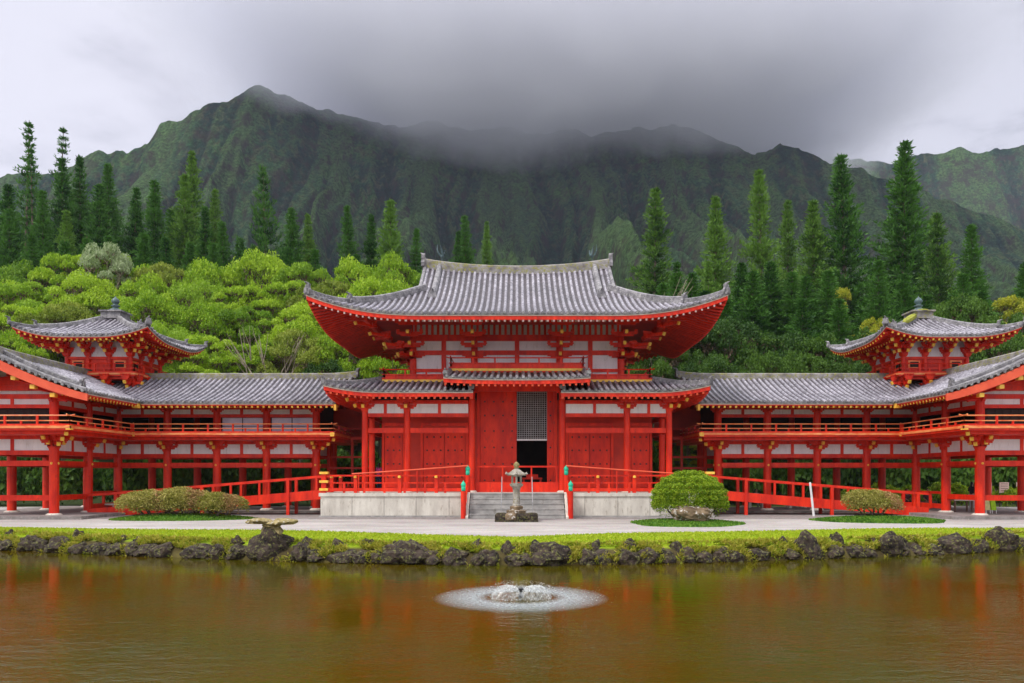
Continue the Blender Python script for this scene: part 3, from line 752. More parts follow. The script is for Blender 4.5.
    for z in (2.7,3.4,5.2): mb.beam((9.0,48.25,z),(12.0,48.25,z),.12,.12)
    mb.box(9.0,12.0,49.8,49.88,4.7,6.6); P(mb, 'link_gallery', DRED)
    # ---- roof
    lf = lambda e: .0
    IE = 24.15-2.7; OE = IE+2*HD; FE = 46-2.7; BE = FE+2*HD; GY = 37.8
    zfw = lambda u, v: pw(v)
    mb = MB(); ff, rr, ss = MB(), MB(), MB()
    slope(mb, (0,FE), (1,0), (0,1), 10.35, IE+HD, lambda u: max(0,u-IE), lambda u: HD, zfw, s=.34, nseg=9)
    slope(mb, (0,BE), (1,0), (0,-1), 10.35, OE, z0f, lambda u: min(HD,OE-u), zfw, s=.34, nseg=7)
    slope(mb, (IE,0), (0,1), (1,0), GY, FE+HD, lambda u: max(0,u-FE), lambda u: HD, zfw, s=.34, nseg=9)
    slope(mb, (OE,0), (0,1), (-1,0), GY, BE, z0f, lambda u: min(HD,BE-u), zfw, s=.34, nseg=7)
    rf = P(mb, 'tiled_roof', TILES)
    def cl(mbl, O, U, V, a, b, h0, h1): eave(*mbl, O, U, V, a, b, zfw, 2.65, hip0=h0, hip1=h1, s=.32, rl=1.3, fh=.07, rw=.115)
    L3 = (ff, rr, ss)
    cl(L3, (0,FE),(1,0),(0,1),10.45,IE,False,False)
    cl(L3, (IE,0),(0,1),(1,0),GY+.15,FE,False,False)
    cl(L3, (0,BE),(1,0),(0,-1),10.45,OE,False,True)
    cl(L3, (OE,0),(0,1),(-1,0),GY+.15,BE,False,True)
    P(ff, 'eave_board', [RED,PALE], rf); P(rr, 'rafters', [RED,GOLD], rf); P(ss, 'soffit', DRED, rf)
    mb = MB(); mb.box(IE+.02,IE+.34,FE-.30,FE+.02,6.06,6.32); mb.box(10.3,10.44,FE-.02,FE+.3,5.95,6.28); P(mb, 'gilt_rafter_end', GOLD, rf)
    mb = MB()
    zt = pw(HD)-.06
    ridge(mb, [(x,FE+HD,zt+(.16*max(0,(12.2-x)/2)**2)) for x in (10.15,10.5,11,11.6,12.3,15,18,21,24,IE+HD)], .38, .40)
    ridge(mb, [(IE+HD,y,zt+(.10*max(0,(40-y)/2)**2)) for y in (37.9,38.4,39,40,42,45,FE+HD)], .40, .44)
    P(mb, 'top_ridge', MOSSY, rf)
    mb = MB(); ridge(mb, [(IE+HD+(OE-IE-HD)*t, FE+HD+(BE-FE-HD)*t, pw(HD*(1-t))+.02) for t in (0,.25,.5,.75,.99)], .34, .3)
    for sx, X0 in ((1,IE),(-1,OE)):      # ridges running down beside the gable verge
        pts = [(X0+sx*v, GY+.95, pw(v)+.02) for v in np.linspace(HD-.1,.75,9)]; ridge(mb, pts, .34, .34)
        ornament(mb, (X0+sx*.7,GY+.95,pw(.7)), (-sx,0), .45, .55)
        for off in (.0,.32):
            ridge(mb, [(X0+sx*v, GY+.10+off, pw(v)+.04) for v in np.linspace(HD-.02,.02,12)], .2, .13)
        for v in np.arange(.15,HD,.33):
            mb.tube([(X0+sx*v,GY+.04,pw(v)+.0),(X0+sx*v,GY-.05,pw(v)+.0)], .085, 8)
            mb.tube([(X0+sx*v,GY+.04,pw(v)+.0),(X0+sx*v,GY+.9,pw(v)+.05)], .08, 6)
    ornament(mb, (IE+HD,GY-.02,pw(HD)+.1), (0,-1), .7, .95, .2); ornament(mb, (10.1,FE+HD,zt+.15), (-1,0), .45, .55)
    ornament(mb, (10.5,FE+.2,pw(.2)+.05), (0,-1), .3, .3)
    ridge(mb, [(10.45,FE+v,pw(v)+.02) for v in np.linspace(.0,HD,8)], .26, .2)
    P(mb, 'roof_ridges', TEND, rf)
    # gable: barge boards, pendant, infill
    mb = MB()
    vv = np.linspace(-.06,HD,11)
    for sx, X0 in ((1,IE),(-1,OE)):
        top = [(X0+sx*v, pw(max(v,0))-.12-.0*v) for v in vv]; bot = [(X0+sx*v, pw(max(v,0))-.12-.36-.16*max(0,v)/HD) for v in vv]
        mb.prism(top+bot[::-1], (0,GY+.06,0), (1,0,0), (0,1,0), .12)
    P(mb, 'barge_board', PINKRED, rf)  # lit look of the boards put into their colour
    cx = IE+HD
    mb = MB(); mb.prism([(-.55,.1),(-.3,-.15),(-.42,-.45),(-.18,-.62),(0,-.9),(.18,-.62),(.42,-.45),(.3,-.15),(.55,.1)], (cx,GY-.02,pw(HD)-.6), (1,0,0), (0,1,0), .08); P(mb, 'gable_pendant', PINKRED, rf)
    for v in (3.7,2.75,1.75):
        for sx, X0 in ((1,IE),(-1,OE)):
            mb = MB(); mb.box(X0+sx*v-.12,X0+sx*v+.12,GY+.12,GY+.39,pw(v)-.88+.02*v,pw(v)-.68+.02*v); P(mb, 'gilt_purlin_end', GOLD, rf)
            mb = MB(); mb.box(X0+sx*v-.11,X0+sx*v+.11,GY+.40,40.0,pw(v)-.91+.02*v,pw(v)-.67+.02*v); P(mb, 'purlin', RED, rf)
    mb = MB(); top = [(IE+v, pw(v)-.3) for v in (1.4,2.5,3.6,HD)]; top += [(OE-v, pw(v)-.3) for v in (3.6,2.5,1.4)]
    mb.prism([(IE+1.4,6.42)]+top+[(OE-1.4,6.42)], (0,39.66,0), (1,0,0), (0,1,0), .06); P(mb, 'gable_wall', WHITE, rf)
    mb = MB(); mb.box(24.0,28.6,39.5,39.62,6.64,6.90); mb.box(24.0,28.6,39.52,39.62,6.43,6.46+.0)
    mb.prism([(24.2,6.905),(24.9,7.2),(26.3,7.42),(27.7,7.2),(28.4,6.905)], (0,39.54,0), (1,0,0), (0,1,0), .10); mb.box(cx-.25,cx+.25,39.50,39.6,7.42,8.2); P(mb, 'rainbow_beam', RED, rf)
    return root
m, nt, b = new_mat('sky_reflection_glass'); n1 = noise_node(nt, .8, 4, .5, world_pos(nt)); c = ramp(nt, n1.outputs[0], [(.35,(.42,.36,.52)),(.65,(.66,.56,.68))]).outputs[0]  # sky reflection painted as lavender tones into the glass colour
nt.links.new(c, b.inputs['Base Color']); b.inputs['Roughness'].default_value = .15; SCREEN = m
for s in (-1,1): wing(s)

# ================================================================== CORNER TOWERS
def tower(s):
    side = 'left' if s < 0 else 'right'
    cx, cy = 25.75, 48.75
    root = empty('corner_tower', (s*cx,cy,7.2), f'small square vermilion tower with upswept grey roof above the {side} gallery wing corner', 'tower', 'corner towers on the gallery wings')
    P = lambda mb, nm, mats, par=root, **k: part(mb, nm, mats, par, mirror=s, **k)
    W = 1.95; L = 4.05
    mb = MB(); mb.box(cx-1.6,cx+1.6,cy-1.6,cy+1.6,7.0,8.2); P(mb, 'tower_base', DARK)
    mb = MB(); mb.box(cx-2.5,cx+2.5,cy-2.5,cy+2.5,8.28,8.46); mb.box(cx-2.3,cx+2.3,cy-2.3,cy+2.3,8.12,8.278); d = P(mb, 'balcony_deck', RED)
    mb = MB()
    for a0,a1,b0,b1 in ((-2.55,2.55,-2.55,-2.501),(-2.55,2.55,2.501,2.55),(-2.55,-2.501,-2.5,2.5),(2.501,2.55,-2.5,2.5)): mb.box(cx+a0,cx+a1,cy+b0,cy+b1,8.37,8.48)
    P(mb, 'deck_edge', ORANGE, d)
    e = 2.42
    for a, b_ in (((-e,-e),(e,-e)),((e,-e),(e,e)),((e,e),(-e,e)),((-e,e),(-e,-e))):
        mb = MB(); railing(mb,(cx+a[0],cy+a[1]),(cx+b_[0],cy+b_[1]),8.46,.6,1.2); P(mb, 'balcony_railing', [RED,RED])
    pts4 = (-W,-W/3,W/3,W)
    for ox, oy in ((0,-1),(-1,0),(1,0),(0,1)):
        for t in pts4:
            x = cx+(t if ox == 0 else ox*W); y = cy+(t if oy == 0 else oy*W)
            if ox == 0 or abs(t) < W-.01:
                mb = MB(); mb.lathe((x,y,8.46),[(.12,0),(.12,1.25)],10); P(mb, 'column', RED)
            if oy <= 0: P(bracket(x,y,7.35,(ox,oy),2,.36,.26,.5,scale=.8), 'lower_bracket', RG)
            P(bracket(x,y,9.55,(ox,oy),2,.5,.26,.75,scale=.85), 'bracket', RG)
    for ox, oy in ((-1,-1),(1,-1),(-1,1),(1,1)):
        P(bracket(cx+ox*W,cy+oy*W,9.55,(ox,oy),3,.62,.26,.4,scale=.95), 'corner_bracket', RG)
    mb = MB(); w = W-.06; mb.box(cx-w,cx+w,cy-w,cy+w,8.46,9.5); P(mb, 'tower_wall', RED)
    mb = MB(); mb.box(cx-w,cx+w,cy-w,cy+w,9.5,10.5); P(mb, 'plaster_frieze', WHITE)
    mb = MB()
    for z0, z1 in ((9.40,9.54),(8.56,8.68)):
        q = W+.05; mb.box(cx-q,cx+q,cy-q,cy-w-.002,z0,z1); mb.box(cx-q,cx+q,cy+w+.002,cy+q,z0,z1); mb.box(cx-q,cx-w-.002,cy-w,cy+w,z0,z1); mb.box(cx+w+.002,cx+q,cy-w,cy+w,z0,z1)
    P(mb, 'tie_beam', RED)
    for ox, oy in ((0,-1),(-1,0),(1,0),(0,1)):
        for t in (-W*.66,W*.66):
            mx, my = (cx+t, cy+oy*(w+.03)) if ox == 0 else (cx+ox*(w+.03), cy+t)
            hx, hy = (.36,.03) if ox == 0 else (.03,.36)
            mb = MB(); mb.box(mx-hx,mx+hx,my-hy,my+hy,8.82,9.32); f = P(mb, 'window_frame', ORANGE)
            hx, hy = (.26,.05) if ox == 0 else (.05,.26)
            mb = MB(); mb.box(mx-hx,mx+hx,my-hy,my+hy,8.91,9.23); P(mb, 'window_grille', DARK, f)
    lt = liftf(.62, 3.2, 2.2, 4.0)
    zt = lambda u, v: 10.52+.31*v+.04*v*v+lt(L-abs(u), v)
    mb = MB(); ff, rr, ss = MB(), MB(), MB()
    for (O, U, V) in (((cx,cy-L),(1,0),(0,1)),((cx,cy+L),(-1,0),(0,-1)),((cx-L,cy),(0,-1),(1,0)),((cx+L,cy),(0,1),(-1,0))):
        slope(mb, O, U, V, -L, L, z0f, lambda u: L-abs(u), zt, s=.33, nseg=10)
        eave(ff, rr, ss, O, U, V, -L, L, zt, L-W, rl=1.1, s=.33, fh=.07, rw=.12)
    rf = P(mb, 'tiled_roof', TILES); P(ff, 'eave_board', [RED,PALE], rf); P(rr, 'rafters', [RED,GOLD], rf); P(ss, 'soffit', DRED, rf)
    mb = MB()
    for ox in (-1,1):
        for oy in (-1,1):
            pts = [(cx+ox*(L-v),cy+oy*(L-v),zt(L-v,v)+.02) for v in np.linspace(3.7,.9,8)]; ridge(mb, pts, .28, .28); ornament(mb, pts[-1], (ox,oy), .38, .45)
            pts = [(cx+ox*(L-v),cy+oy*(L-v),zt(L-v,v)+.02) for v in np.linspace(1.0,-.05,5)]; ridge(mb, pts, .24, .18); ornament(mb, pts[-1], (ox,oy), .34, .4)
    P(mb, 'hip_ridges', TEND, rf)
    mb = MB(); mb.box(cx-.62,cx+.62,cy-.62,cy+.62,12.2,12.62); mb.box(cx-.72,cx+.72,cy-.72,cy+.72,12.62,12.72); fb = P(mb, 'finial_base', MOSSY if s > 0 else TEND, rf)
    mb = MB(); mb.lathe((cx,cy,12.72), [(.46,0),(.38,.12),(.2,.22),(.15,.30),(.27,.36),(.27,.40),(.15,.44),(.14,.50),(.22,.58),(.25,.70),(.18,.82),(.05,.93),(.01,1.0)], 18); P(mb, 'jewel_finial', BRONZE, rf, smooth=True)
    if s > 0:
        mb = MB(); q = 1
        pts = [(cx-(L-v)*1.0, cy-(L-v)*1.0, zt(L-v,v)+.28) for v in np.linspace(3.6,2.1,6)]; mb.tube(pts, [.12,.2,.22,.2,.2,.08], 7); mb.lathe((cx,cy-.3,12.70),[(.5,0),(.45,.06),(.2,.12)],9); P(mb, 'moss_growth', MOSSTOP, rf)
for s in (-1,1): tower(s)

# ================================================================== RAMPS
def rampway(s):
    side = 'left' if s < 0 else 'right'
    root = empty('access_ramp', (s*16,43.3,0), f'long red wooden ramp sloping down from the {side} end of the hall platform', 'ramp', 'ramps beside the temple hall')
    P = lambda mb, nm, mats, par=root, **k: part(mb, nm, mats, par, mirror=s, **k)
    dz = lambda x: 1.32-.082*(x-10.5)
    x0, x1 = 10.5, 24.0 if s < 0 else 23.0
    mb = MB(); mb.beam((x0,43.3,dz(x0)-.06),(x1,43.3,dz(x1)-.06),1.5,.10); P(mb, 'ramp_deck', DARK)
    for y in (42.5,44.1):
        mb = MB(); mb.beam((x0,y,dz(x0)-.12),(x1,y,dz(x1)-.12),.09,.52); P(mb, 'side_board', RED)
        mb = MB(); mb.beam((x0-.1,y,dz(x0)+.9),(x1,y,dz(x1)+.9),.13,.12); P(mb, 'ramp_handrail', RED)
        xs = np.arange(x0+.7, x1, 1.6)
        for i, x in enumerate(xs):
            tall = i % 3 == 1
            mb = MB(); w = .08 if tall else .055
            mb.box(x-w,x+w,y-w-.01,y+w-.01,0 if tall else dz(x)+.14,dz(x)+.84); P(mb, 'ramp_post', RED)
for s in (-1,1): rampway(s)

# ================================================================== GROUND, POND, LAWN
WZ = -.5
def shore(x): return 22.85+4.0*(min(abs(x),40)/16.5)**1.5 if abs(x) < 40 else 37.9
def lawn_edge(x): return 27.3+5.8*(1-math.exp(-abs(x)/12))+.25*math.sin(x*.5)
def fbm(x, y, s, o=4, z=0.): return noise.fractal(Vector((x*s, y*s, z)), .9, 2.1, o)
def gz(x, y):
    if y < 57: return 0.
    t = y-57
    k = 1/(1+math.exp(x/9)) # 1 on the left
    h = (1-math.exp(-t/75))*(14*k+7*(1-k))*min(1,t/14)
    return h+fbm(x,y,.03,3)*min(1.2,t*.04)
xs = np.concatenate([np.linspace(-420,-60,19), np.arange(-57,-20,1.5), np.arange(-20,20.1,.33), np.arange(21.5,58,1.5), np.linspace(60,420,19)])
ds = np.concatenate([[-400,-120,-30], [-21.6,-20.9,-20.6,-20.2,-19], np.arange(-15,-1.5,2), [-1.2,-.7,-.3,-.1,0,.12,.3,.5,.8,1.2,1.7,2.3,3,4,5,6.5,8,10,13,16,20,25,30,34], np.arange(36,110,3.), np.linspace(115,420,20)])
V = []; 
for d in ds:
    for x in xs:
        w = 1. if d <= 3 and d > -15.5 else (max(0,1-(d-3)/30) if d > 3 else 0.)
        y = 22.85+d+(shore(x)-22.85)*w
        if d > 0 or d < -20.9: 
            if d < -20: z = .35
            elif d < 1.6:
                z = -.62+.60*min(1,(d/.85))**.5+.03*fbm(x,d,1.3)
                z = min(z, 0)+.0
                if d > .8: z = -.02*(1.6-d)
            else: z = gz(x, y)
        else:
            z = -.62-1.0*min(1,-d/2.) if d > -19.5 else (-1.0 if d > -20.5 else -.1)
            if abs(x) > 70: z = .0
        V.append((x, y, z))
nx = len(xs); Fc = [(j*nx+i, j*nx+i+1, (j+1)*nx+i+1, (j+1)*nx+i) for j in range(len(ds)-1) for i in range(nx-1)]
m, nt, b = new_mat('lawn_and_soil'); p = world_pos(nt)
n1 = noise_node(nt, 1.1, 6, .65, p); n2 = noise_node(nt, 14, 4, .7, p)
c = ramp(nt, n1.outputs[0], [(.32,(.17,.27,.010)),(.55,(.28,.40,.010)),(.75,(.40,.46,.03))]).outputs[0]
c = mixc(nt, .35, c, ramp(nt, n2.outputs[0], [(.3,(.35,.35,.35)),(.7,(1.3,1.3,1.2))]).outputs[0], 'MULTIPLY')
sx_ = nt.nodes.new('ShaderNodeSeparateXYZ'); nt.links.new(p, sx_.inputs[0])
rr_ = nt.nodes.new('ShaderNodeMapRange'); nt.links.new(sx_.outputs[2], rr_.inputs[0]); rr_.inputs[1].default_value = -.03; rr_.inputs[2].default_value = -.12
soil = ramp(nt, n1.outputs[0], [(.3,(.04,.028,.015)),(.7,(.12,.10,.03))]).outputs[0]
c = mixc(nt, rr_.outputs[0], c, soil)
ry = nt.nodes.new('ShaderNodeMapRange'); nt.links.new(sx_.outputs[1], ry.inputs[0]); ry.inputs[1].default_value = 54.6; ry.inputs[2].default_value = 56.5
c = mixc(nt, ry.outputs[0], c, (.03,.045,.012))
rn_ = nt.nodes.new('ShaderNodeMapRange'); nt.links.new(sx_.outputs[1], rn_.inputs[0]); rn_.inputs[1].default_value = 2.6; rn_.inputs[2].default_value = 2.2
c = mixc(nt, rn_.outputs[0], c, (.30,.27,.255))
nt.links.new(c, b.inputs['Base Color']); b.inputs['Roughness'].default_value = .95; b.inputs['Specular IOR Level'].default_value = .15
bump(nt, b, n2.outputs[0], .8, .04); GROUND = m
g = MB(); g.v = V; g.f = Fc; g.m = [0]*len(Fc)
o = g.build('ground', GROUND, smooth=True); tag(o, kind='structure')

# gravel court, in front of and under the buildings
m, nt, b = new_mat('pinkish_grey_gravel'); p = world_pos(nt)
n1 = noise_node(nt, .5, 8, .7, scaled(nt,p,.5,1.4,1)); n2 = noise_node(nt, 24, 4, .8, p); vo = nt.nodes.new('ShaderNodeTexVoronoi'); vo.inputs['Scale'].default_value = 26; nt.links.new(p, vo.inputs['Vector'])
c = ramp(nt, n1.outputs[0], [(.3,(.29,.265,.25)),(.7,(.52,.495,.475))]).outputs[0]
c = mixc(nt, .6, c, ramp(nt, n2.outputs[0], [(.3,(.55,.52,.52)),(.7,(1.25,1.22,1.2))]).outputs[0], 'MULTIPLY')
c = mixc(nt, .35, c, vo.outputs['Color'], 'SOFT_LIGHT')
nt.links.new(c, b.inputs['Base Color']); b.inputs['Roughness'].default_value = .95; bump(nt, b, vo.outputs['Distance'], .6, .02); GRAVEL = m
mb = MB(); xx = np.concatenate([np.arange(-60,-24,3), np.arange(-24,24.1,.5), np.arange(27,61,3)])
pts = [(x, lawn_edge(x)+.06*math.sin(x*7)+.05*math.sin(x*13.3)) for x in xx]
vs = [(x,y,.006) for x,y in pts]+[(x,54.5,.006) for x in xx]; n = len(xx)
mb.add(vs, [(i,i+1,n+i+1,n+i) for i in range(n-1)]); tag(mb.build('gravel_path', GRAVEL), kind='structure')
mb = MB(); mb.box(-22.5,-10.55,38.9,44.9,.0,.02); mb.box(10.55,22.5,38.9,44.9,.0,.02); mb.box(-10.54,10.54,38.6,40.2,.0,.022); tag(mb.build('paved_apron', PAVE), kind='structure')

# water
m, nt, b = new_mat('murky_pond_water'); p = world_pos(nt)
n1 = noise_node(nt, .30, 6, .65, p)
c = ramp(nt, n1.outputs[0], [(.35,(.066,.040,.0006)),(.62,(.046,.045,.0009))]).outputs[0]
nt.links.new(c, b.inputs['Base Color']); b.inputs['Roughness'].default_value = .02; b.inputs['IOR'].default_value = 1.33; b.inputs['Specular IOR Level'].default_value = .5
na = noise_node(nt, 2.6, 3, .55, scaled(nt,p,.8,1.6,1)); nb = noise_node(nt, 9, 3, .6, scaled(nt,p,.7,1.3,1)); nc = noise_node(nt, .22, 2, .5, p)
rc = ramp(nt, nc.outputs[0], [(.38,.25),(.62,1.)])
ad = nt.nodes.new('ShaderNodeMath'); ad.operation = 'MULTIPLY_ADD'; nt.links.new(nb.outputs[0], ad.inputs[0]); ad.inputs[1].default_value = .55; nt.links.new(na.outputs[0], ad.inputs[2])
sy_ = nt.nodes.new('ShaderNodeSeparateXYZ'); nt.links.new(p, sy_.inputs[0]); my = nt.nodes.new('ShaderNodeMapRange'); nt.links.new(sy_.outputs[1], my.inputs[0]); my.inputs[1].default_value = 21; my.inputs[2].default_value = 12; my.inputs[3].default_value = .22
mz = nt.nodes.new('ShaderNodeMath'); mz.operation = 'MULTIPLY'; nt.links.new(rc.outputs[0], mz.inputs[0]); nt.links.new(my.outputs[0], mz.inputs[1])
mu = nt.nodes.new('ShaderNodeMath'); mu.operation = 'MULTIPLY'; nt.links.new(ad.outputs[0], mu.inputs[0]); nt.links.new(mz.outputs[0], mu.inputs[1])
bump(nt, b, mu.outputs[0], .55, .055); WATER = m
mb = MB(); mb.add([(-70,1.9,WZ),(70,1.9,WZ),(70,41,WZ),(-70,41,WZ)], [(0,1,2,3)]); o = mb.build('water', WATER); tag(o, kind='structure')

# ================================================================== ROCKS, BANK
def rock_mesh(seed, sub=3, amp=.35):
    import bmesh
    bm = bmesh.new(); bmesh.ops.create_icosphere(bm, subdivisions=sub, radius=1)
    for v in bm.verts:
        d = v.co.normalized()
        f = 1+amp*noise.fractal(d*1.1+Vector((seed*7.3,seed*1.7,0)), .8, 2.2, 4)
        q = noise.cell_vector(d*1.6+Vector((seed,0,0)))
        f += .14*(q.x-.5)
        v.co = d*f
        v.co.z = max(v.co.z, -.45)
    me = bpy.data.meshes.new('boulder'); bm.to_mesh(me); bm.free()
    me.materials.append(ROCK); return me
RM = [rock_mesh(i) for i in range(9)]
def put_rock(name, me, loc, scale, rz, label, cat='rock', group=None, mat=None):
    o = bpy.data.objects.new(name, me); col.objects.link(o); o.location = loc; o.scale = scale; o.rotation_euler = (0,0,rz); tag(o, label, cat, group)
    return o
big = [(48,.42,.38),(112,.5,.28),(150,.30,.26),(196,.62,.30),(236,.40,.34),(300,.34,.42),(343,.50,.26),(405,.85,.50),(432,.36,.28),(478,.26,.24),(548,.66,.46),(588,.34,.30),(628,.42,.32),(668,.30,.28),
       (724,.34,.30),(760,.36,.26),(812,.46,.58),(838,.30,.28),(858,.36,.30),(896,.50,.56),(925,.30,.24),(962,.60,.46),(1014,.50,.60),(16,.42,.40),(85,.26,.24)]
rocks = []
for px, w, h in big:
    y = shore(wx(px,24.5)); x = wx(px, y); y = shore(x); rocks.append((x, y+.30, w, h, 1))
for x in np.arange(-21.5, 21.6, .56):
    x = x+random.uniform(-.15,.15)
    if any(abs(x-r[0]) < r[2]*.75+.1 for r in rocks): continue
    rocks.append((x, shore(x)+random.uniform(.16,.34), random.uniform(.26,.42), random.uniform(.24,.36), 0))
xl = wx(268, 24.3)
for x in np.arange(-21, 21, .9):
    if random.random() < .6: rocks.append((x+random.uniform(-.3,.3), shore(x)+random.uniform(.7,.95), random.uniform(.2,.34), random.uniform(.42,.52), 0))
rocks = [r for r in rocks if abs(r[0]-xl) > .75]
rocks.sort()
for i, (x, y, w, h, bg) in enumerate(rocks):
    lab = f"{'large' if w > .45 else 'small' if w < .28 else 'middling'} dark rough rock in the pond edging, {ordinal(i+1)} from the left end of the row"
    put_rock('bank_rock', RM[i % 9], (x, y, WZ+h*.42), (w, .30+.25*w, h*(1.0 if bg else .95)), random.uniform(-.6,.6), lab, group='dark rocks edging the pond')
# rock ornament like a low lantern on the bank
yl = shore(xl)+.5
put_rock('boulder', RM[2], (xl, yl-.1, -.22), (.72,.5,.62), .4, 'tall dark boulder at the water edge carrying the lichen-covered stone cap', 'rock')
m_ = rock_mesh(21, 4, .3); m_.materials.clear(); m_.materials.append(CAPROCK)
ol = empty('stone_ornament', (xl, yl, .38), 'gnarled lichen-covered stone cap with two lobes, perched like a low lantern on the left bank', 'stone ornament')
def child_rock(name, seed, loc, scale, par, mat, rz=0):
    me = rock_mesh(seed, 3, .35); me.materials.clear(); me.materials.append(mat)
    o = bpy.data.objects.new(name, me); col.objects.link(o); o.parent = par; o.location = loc; o.scale = scale; o.rotation_euler = (0,0,rz); return o
child_rock('stone_stem', 31, (.02,0,.02), (.30,.26,.28), ol, CAPROCK)
child_rock('stone_lobe', 32, (-.40,-.05,.33), (.36,.30,.13), ol, CAPROCK)
child_rock('stone_lobe', 33, (.38,-.02,.31), (.38,.30,.14), ol, CAPROCK, .5)
child_rock('stone_cap', 34, (0,0,.24), (.30,.28,.12), ol, CAPROCK)

# grass tufts spilling over the bank and lawn
C = []
for _ in range(52000):
    x = random.uniform(-22,22); d = random.betavariate(1.5,1.8)*1.15-.05
    y = shore(x)+d; z = -.55+.55*min(1,max(d,0)/.85)**.5
    if noise.noise(Vector((x*1.3,d*2,3))) < .02 and d < .9: continue
    C.append((x, y, z+random.uniform(0,.10)))
C = np.array(C); n = len(C)
ang = rng.uniform(0,2*np.pi,n); wv = np.stack([np.cos(ang),np.sin(ang),np.zeros(n)],1)*rng.uniform(.02,.045,n)[:,None]
lean = np.stack([rng.normal(0,.05,n),rng.normal(-.06,.05,n),rng.uniform(.02,.11,n)],1)
Q = np.stack([C-wv, C+wv, C+wv*.4+lean, C-wv*.4+lean],1)
me = quads_mesh('bank_grass', Q, L_DRYG, tint=rng.uniform(0,1,n)); o = bpy.data.objects.new('bank_grass', me); col.objects.link(o); tag(o, 'tufts of lime and straw coloured grass growing between the bank rocks', 'grass', kind='stuff')
C = []
for _ in range(45000):
    x = random.uniform(-24,24); y = random.uniform(shore(x)+.7, lawn_edge(x)+.05)
    C.append((x,y,0.0))
C = np.array(C); n = len(C); ang = rng.uniform(0,2*np.pi,n); wv = np.stack([np.cos(ang),np.sin(ang),np.zeros(n)],1)*rng.uniform(.015,.035,n)[:,None]
lean = np.stack([rng.normal(0,.02,n),rng.normal(0,.02,n),rng.uniform(.02,.06,n)],1)
Q = np.stack([C-wv, C+wv, C+wv*.4+lean, C-wv*.4+lean],1)
me = quads_mesh('lawn_grass', Q, L_GRASS, tint=rng.uniform(0,1,n)); o = bpy.data.objects.new('lawn_grass', me); col.objects.link(o); tag(o, 'short bright lime grass of the strip between pond and gravel', 'grass', kind='stuff')

# green mounds in the gravel
def mound(cx, cy, rx, ry, h, n=9000):
    mb = MB(); rings = 9; seg = 60; vs = [(cx,cy,h)]; 
    def rad(t): return 1+.05*math.sin(3*t+cx)+.04*math.sin(5*t+1)+.015*math.sin(13*t)+.012*math.sin(29*t)
    for i in range(1, rings+1):
        q = i/rings
        for k in range(seg):
            t = 2*math.pi*k/seg; vs.append((cx+rx*q*rad(t)*math.cos(t), cy+ry*q*rad(t)*math.sin(t), h*(1-q*q)+.008))
    fs = [(0,1+k,1+(k+1)%seg) for k in range(seg)]+[(1+i*seg+k,1+(i+1)*seg+k,1+(i+1)*seg+(k+1)%seg,1+i*seg+(k+1)%seg) for i in range(rings-1) for k in range(seg)]
    mb.add(vs, fs); o = mb.build('grass_mound', MOUND, smooth=True); tag(o, kind='structure')
    q = np.sqrt(rng.uniform(0,1.07,n)); t = rng.uniform(0,2*np.pi,n); rd = 1+.05*np.sin(3*t+cx)+.04*np.sin(5*t+1)
    C = np.stack([cx+rx*q*rd*np.cos(t), cy+ry*q*rd*np.sin(t), np.maximum(0,h*(1-q*q))],1)
    wv = rng.normal(size=(n,3))*.025; wv[:,2] = 0; lean = np.stack([rng.normal(0,.03,n),rng.normal(0,.03,n),rng.uniform(.03,.10,n)],1)
    me = quads_mesh('mound_grass', np.stack([C-wv,C+wv,C+wv*.4+lean,C-wv*.4+lean],1), L_MOUND, tint=rng.uniform(0,1,n)); o = bpy.data.objects.new('mound_grass', me); col.objects.link(o); return tag(o, kind='stuff')
MOUND = plain('deep_green_turf', (.04,.13,.012), (.09,.22,.02), .95, 2, 5, .6, .03, 20, spec=.1)
L_MOUND = leaf_mat('deep_green_grass', (.03,.11,.01), (.08,.22,.018), (.16,.30,.03), .25, 1.5)
tag(mound(wx(687,34.6), 34.9, 2.45, 2.3, .16), 'deep green grass on the oval mound under the round clipped bush', 'grass')
tag(mound(wx(178,38.6), 38.9, 3.45, 1.9, .22), 'deep green grass on the mound under the left azaleas', 'grass')
tag(mound(wx(884,36.8), 37.2, 3.05, 2.1, .20), 'deep green grass on the mound under the right azalea', 'grass')

